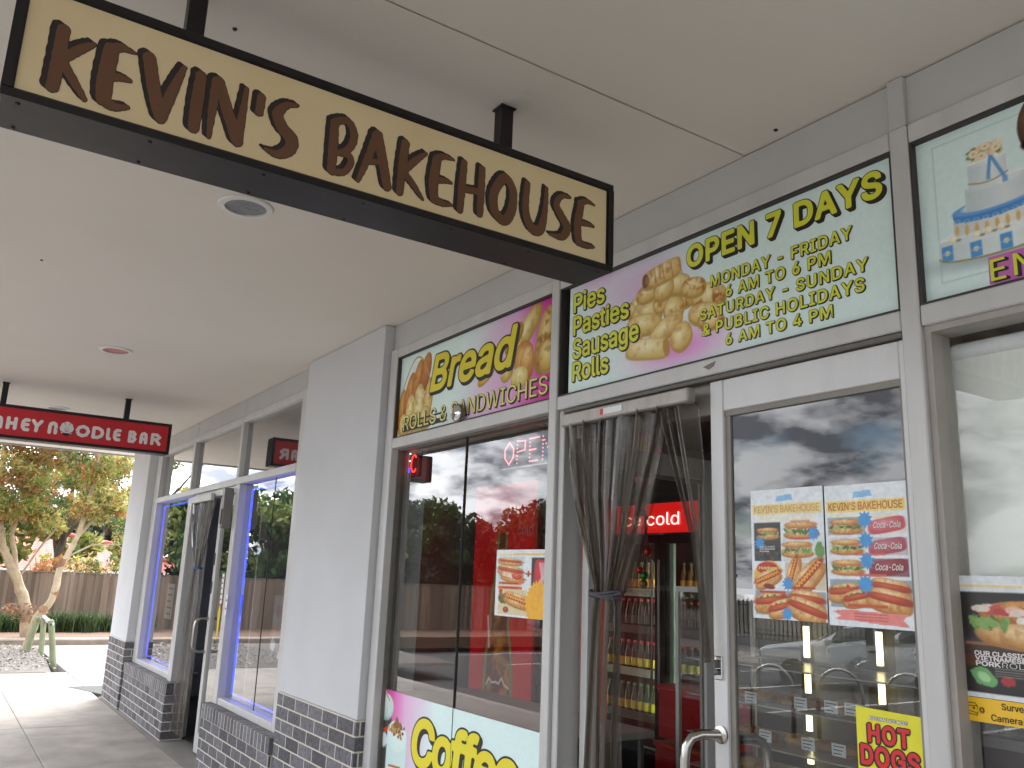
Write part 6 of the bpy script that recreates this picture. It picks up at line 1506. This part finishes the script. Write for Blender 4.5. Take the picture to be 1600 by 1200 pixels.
# silver car
def car(loc, rot):
    t = thing('parked_car', loc, 'silver hatchback parked across the footpath, mirrored in the door glass', 'car')
    t0 = Vector(loc)
    prof = [  # x, bottom, belt, top, half width, top half width
        (-2.15, .45, .72, .73, .62, .5), (-2.05, .28, .78, .80, .78, .6), (-1.3, .22, .88, .92, .86, .66), (-.95, .20, .93, .97, .88, .70), (-.2, .18, .95, 1.40, .89, .60), (.25, .18, .96, 1.47, .89, .60), (1.2, .18, .97, 1.46, .89, .59), (1.75, .22, .98, 1.32, .88, .58), (2.05, .28, .96, 1.0, .84, .6), (2.15, .42, .8, .82, .74, .55)]
    q = MB(); V = []; rings = 14
    for (x, b, m, tp, w, tw) in prof:
        ring = [(-w * .92, b), (-w, (b + m) / 2), (-w * .98, m), (-(w * .45 + tw * .55), m + (tp - m) * .5), (-tw, tp - .03), (-tw * .6, tp), (0, tp + .01)]
        ring = ring + [(-a, c) for a, c in ring[::-1][1:]] + [(0, b - .01)]
        V += [(t0.x + x, t0.y + a, t0.z + c) for a, c in ring]
    k = len(ring)
    F = [(i * k + j, i * k + (j + 1) % k, (i + 1) * k + (j + 1) % k, (i + 1) * k + j) for i in range(len(prof) - 1) for j in range(k)] + [tuple(range(k))[::-1], tuple((len(prof) - 1) * k + j for j in range(k))]
    q.add(V, F); q.build('body', mat('silver_paint', 'c3c6c8', .3, .0, .05), t, True)
    WG = mat('car_glass', '20282a', .05, 0, .05)
    for s in (-1, 1):
        for a, b in ((-.62, .28), (.34, 1.15), (1.21, 1.62)):
            q = MB(); zt = lambda x: np.interp(x, [-.95, -.2, .25, 1.2, 1.75], [.99, 1.36, 1.42, 1.41, 1.27]); 
            yb, yt = .885, .675
            V = [(t0.x + a, t0.y + s * yb, t0.z + .99), (t0.x + b, t0.y + s * yb, t0.z + .99), (t0.x + b, t0.y + s * yt, t0.z + float(zt(b)) - .03), (t0.x + max(a, -.45) + .02, t0.y + s * yt, t0.z + float(zt(max(a, -.3))) - .03)]
            q.add(V + [(v[0], v[1] - s * .02, v[2]) for v in V], [(0, 1, 2, 3), (7, 6, 5, 4), (0, 4, 5, 1), (1, 5, 6, 2), (2, 6, 7, 3), (3, 7, 4, 0)]); q.build('side_window', WG, t)
        for x in (.2, 1.08): q = MB(); q.box(t0.x + x, t0.x + x + .16, t0.y + s * .885, t0.y + s * .915, t0.z + .84, t0.z + .87, .005); q.build('door_handle', BLACKP, t)
        q = MB(); q.box(t0.x - .72, t0.x - .55, t0.y + s * .88, t0.y + s * 1.02, t0.z + .95, t0.z + 1.07, .02); q.build('mirror', MATS['silver_paint'], t)
        q = MB(); q.box(t0.x - 2.10, t0.x - 1.85, t0.y + s * .50, t0.y + s * .76, t0.z + .62, t0.z + .76, .02); q.build('headlight', CHROME, t)
        for x in (-1.35, 1.35):
            c0 = (t0.x + x, t0.y + s * .78, t0.z + .31)
            q = MB(); q.lathe(c0, [(.20, -.1), (.29, -.1), (.31, -.07), (.31, .07), (.29, .1), (.2, .1)], 26, 'y'); w = q.build('tyre', mat('tyre_rubber', '17171a', .8), t, True)
            q = MB(); q.lathe((c0[0], c0[1] + s * .06, c0[2]), [(.0, s * .03), (.05, s * .03), (.2, s * .02), (.205, -s * .04)], 20, 'y'); q.build('rim', STEEL, w, True)
            q = MB(); [q.tube([(c0[0], c0[1] + s * .1, c0[2]), (c0[0] + .18 * math.cos(a), c0[1] + s * .095, c0[2] + .18 * math.sin(a))], .018, 6) for a in np.linspace(0, 6.28, 6)[:-1]]; q.build('spokes', CHROME, w)
    q = MB(); V = [(-.88, .66, 1.0), (-.88, -.66, 1.0), (-.25, -.56, 1.38), (-.25, .56, 1.38)]; q.add([(t0.x + a - .02, t0.y + b, t0.z + c) for a, b, c in V] + [(t0.x + a, t0.y + b, t0.z + c - .03) for a, b, c in V], [(0, 1, 2, 3), (7, 6, 5, 4)]); q.build('windscreen', WG, t)
    t.rotation_euler = (0, 0, rot); return t
car((-12.2, -15.2, -.316), R(-34))
# ornamental bare bush with a red ring bed by the far kerb
bx, by = -25.5, -12.2
t = thing('bare_bush', (bx, by, -.3), 'small bare dark bush in a red ringed bed mirrored in the bread window', 'shrub')
q = MB(); q.tube([(bx, by, -.3), (bx, by, .7)], .05, 7)
for k in range(26):
    a = rr.uniform(0, 6.28); e = rr.uniform(.2, 1.3); L = rr.uniform(.5, 1.0); z0 = rr.uniform(.5, .75)
    q.tube([(bx, by, z0), (bx + L * .5 * math.cos(a) * math.cos(e), by + L * .5 * math.sin(a) * math.cos(e), z0 + L * .4 * math.sin(e)), (bx + L * math.cos(a) * math.cos(e), by + L * math.sin(a) * math.cos(e), z0 + L * math.sin(e))], [.03, .02, .008], 5)
q.build('branch', INTD, t); q = MB(); q.lathe((bx, by, -.32), [(1.5, 0), (1.5, .12), (1.35, .12), (1.35, 0)], 30); q.build('ring_edging', mat('red_edging', '8a2a34', .7), t)
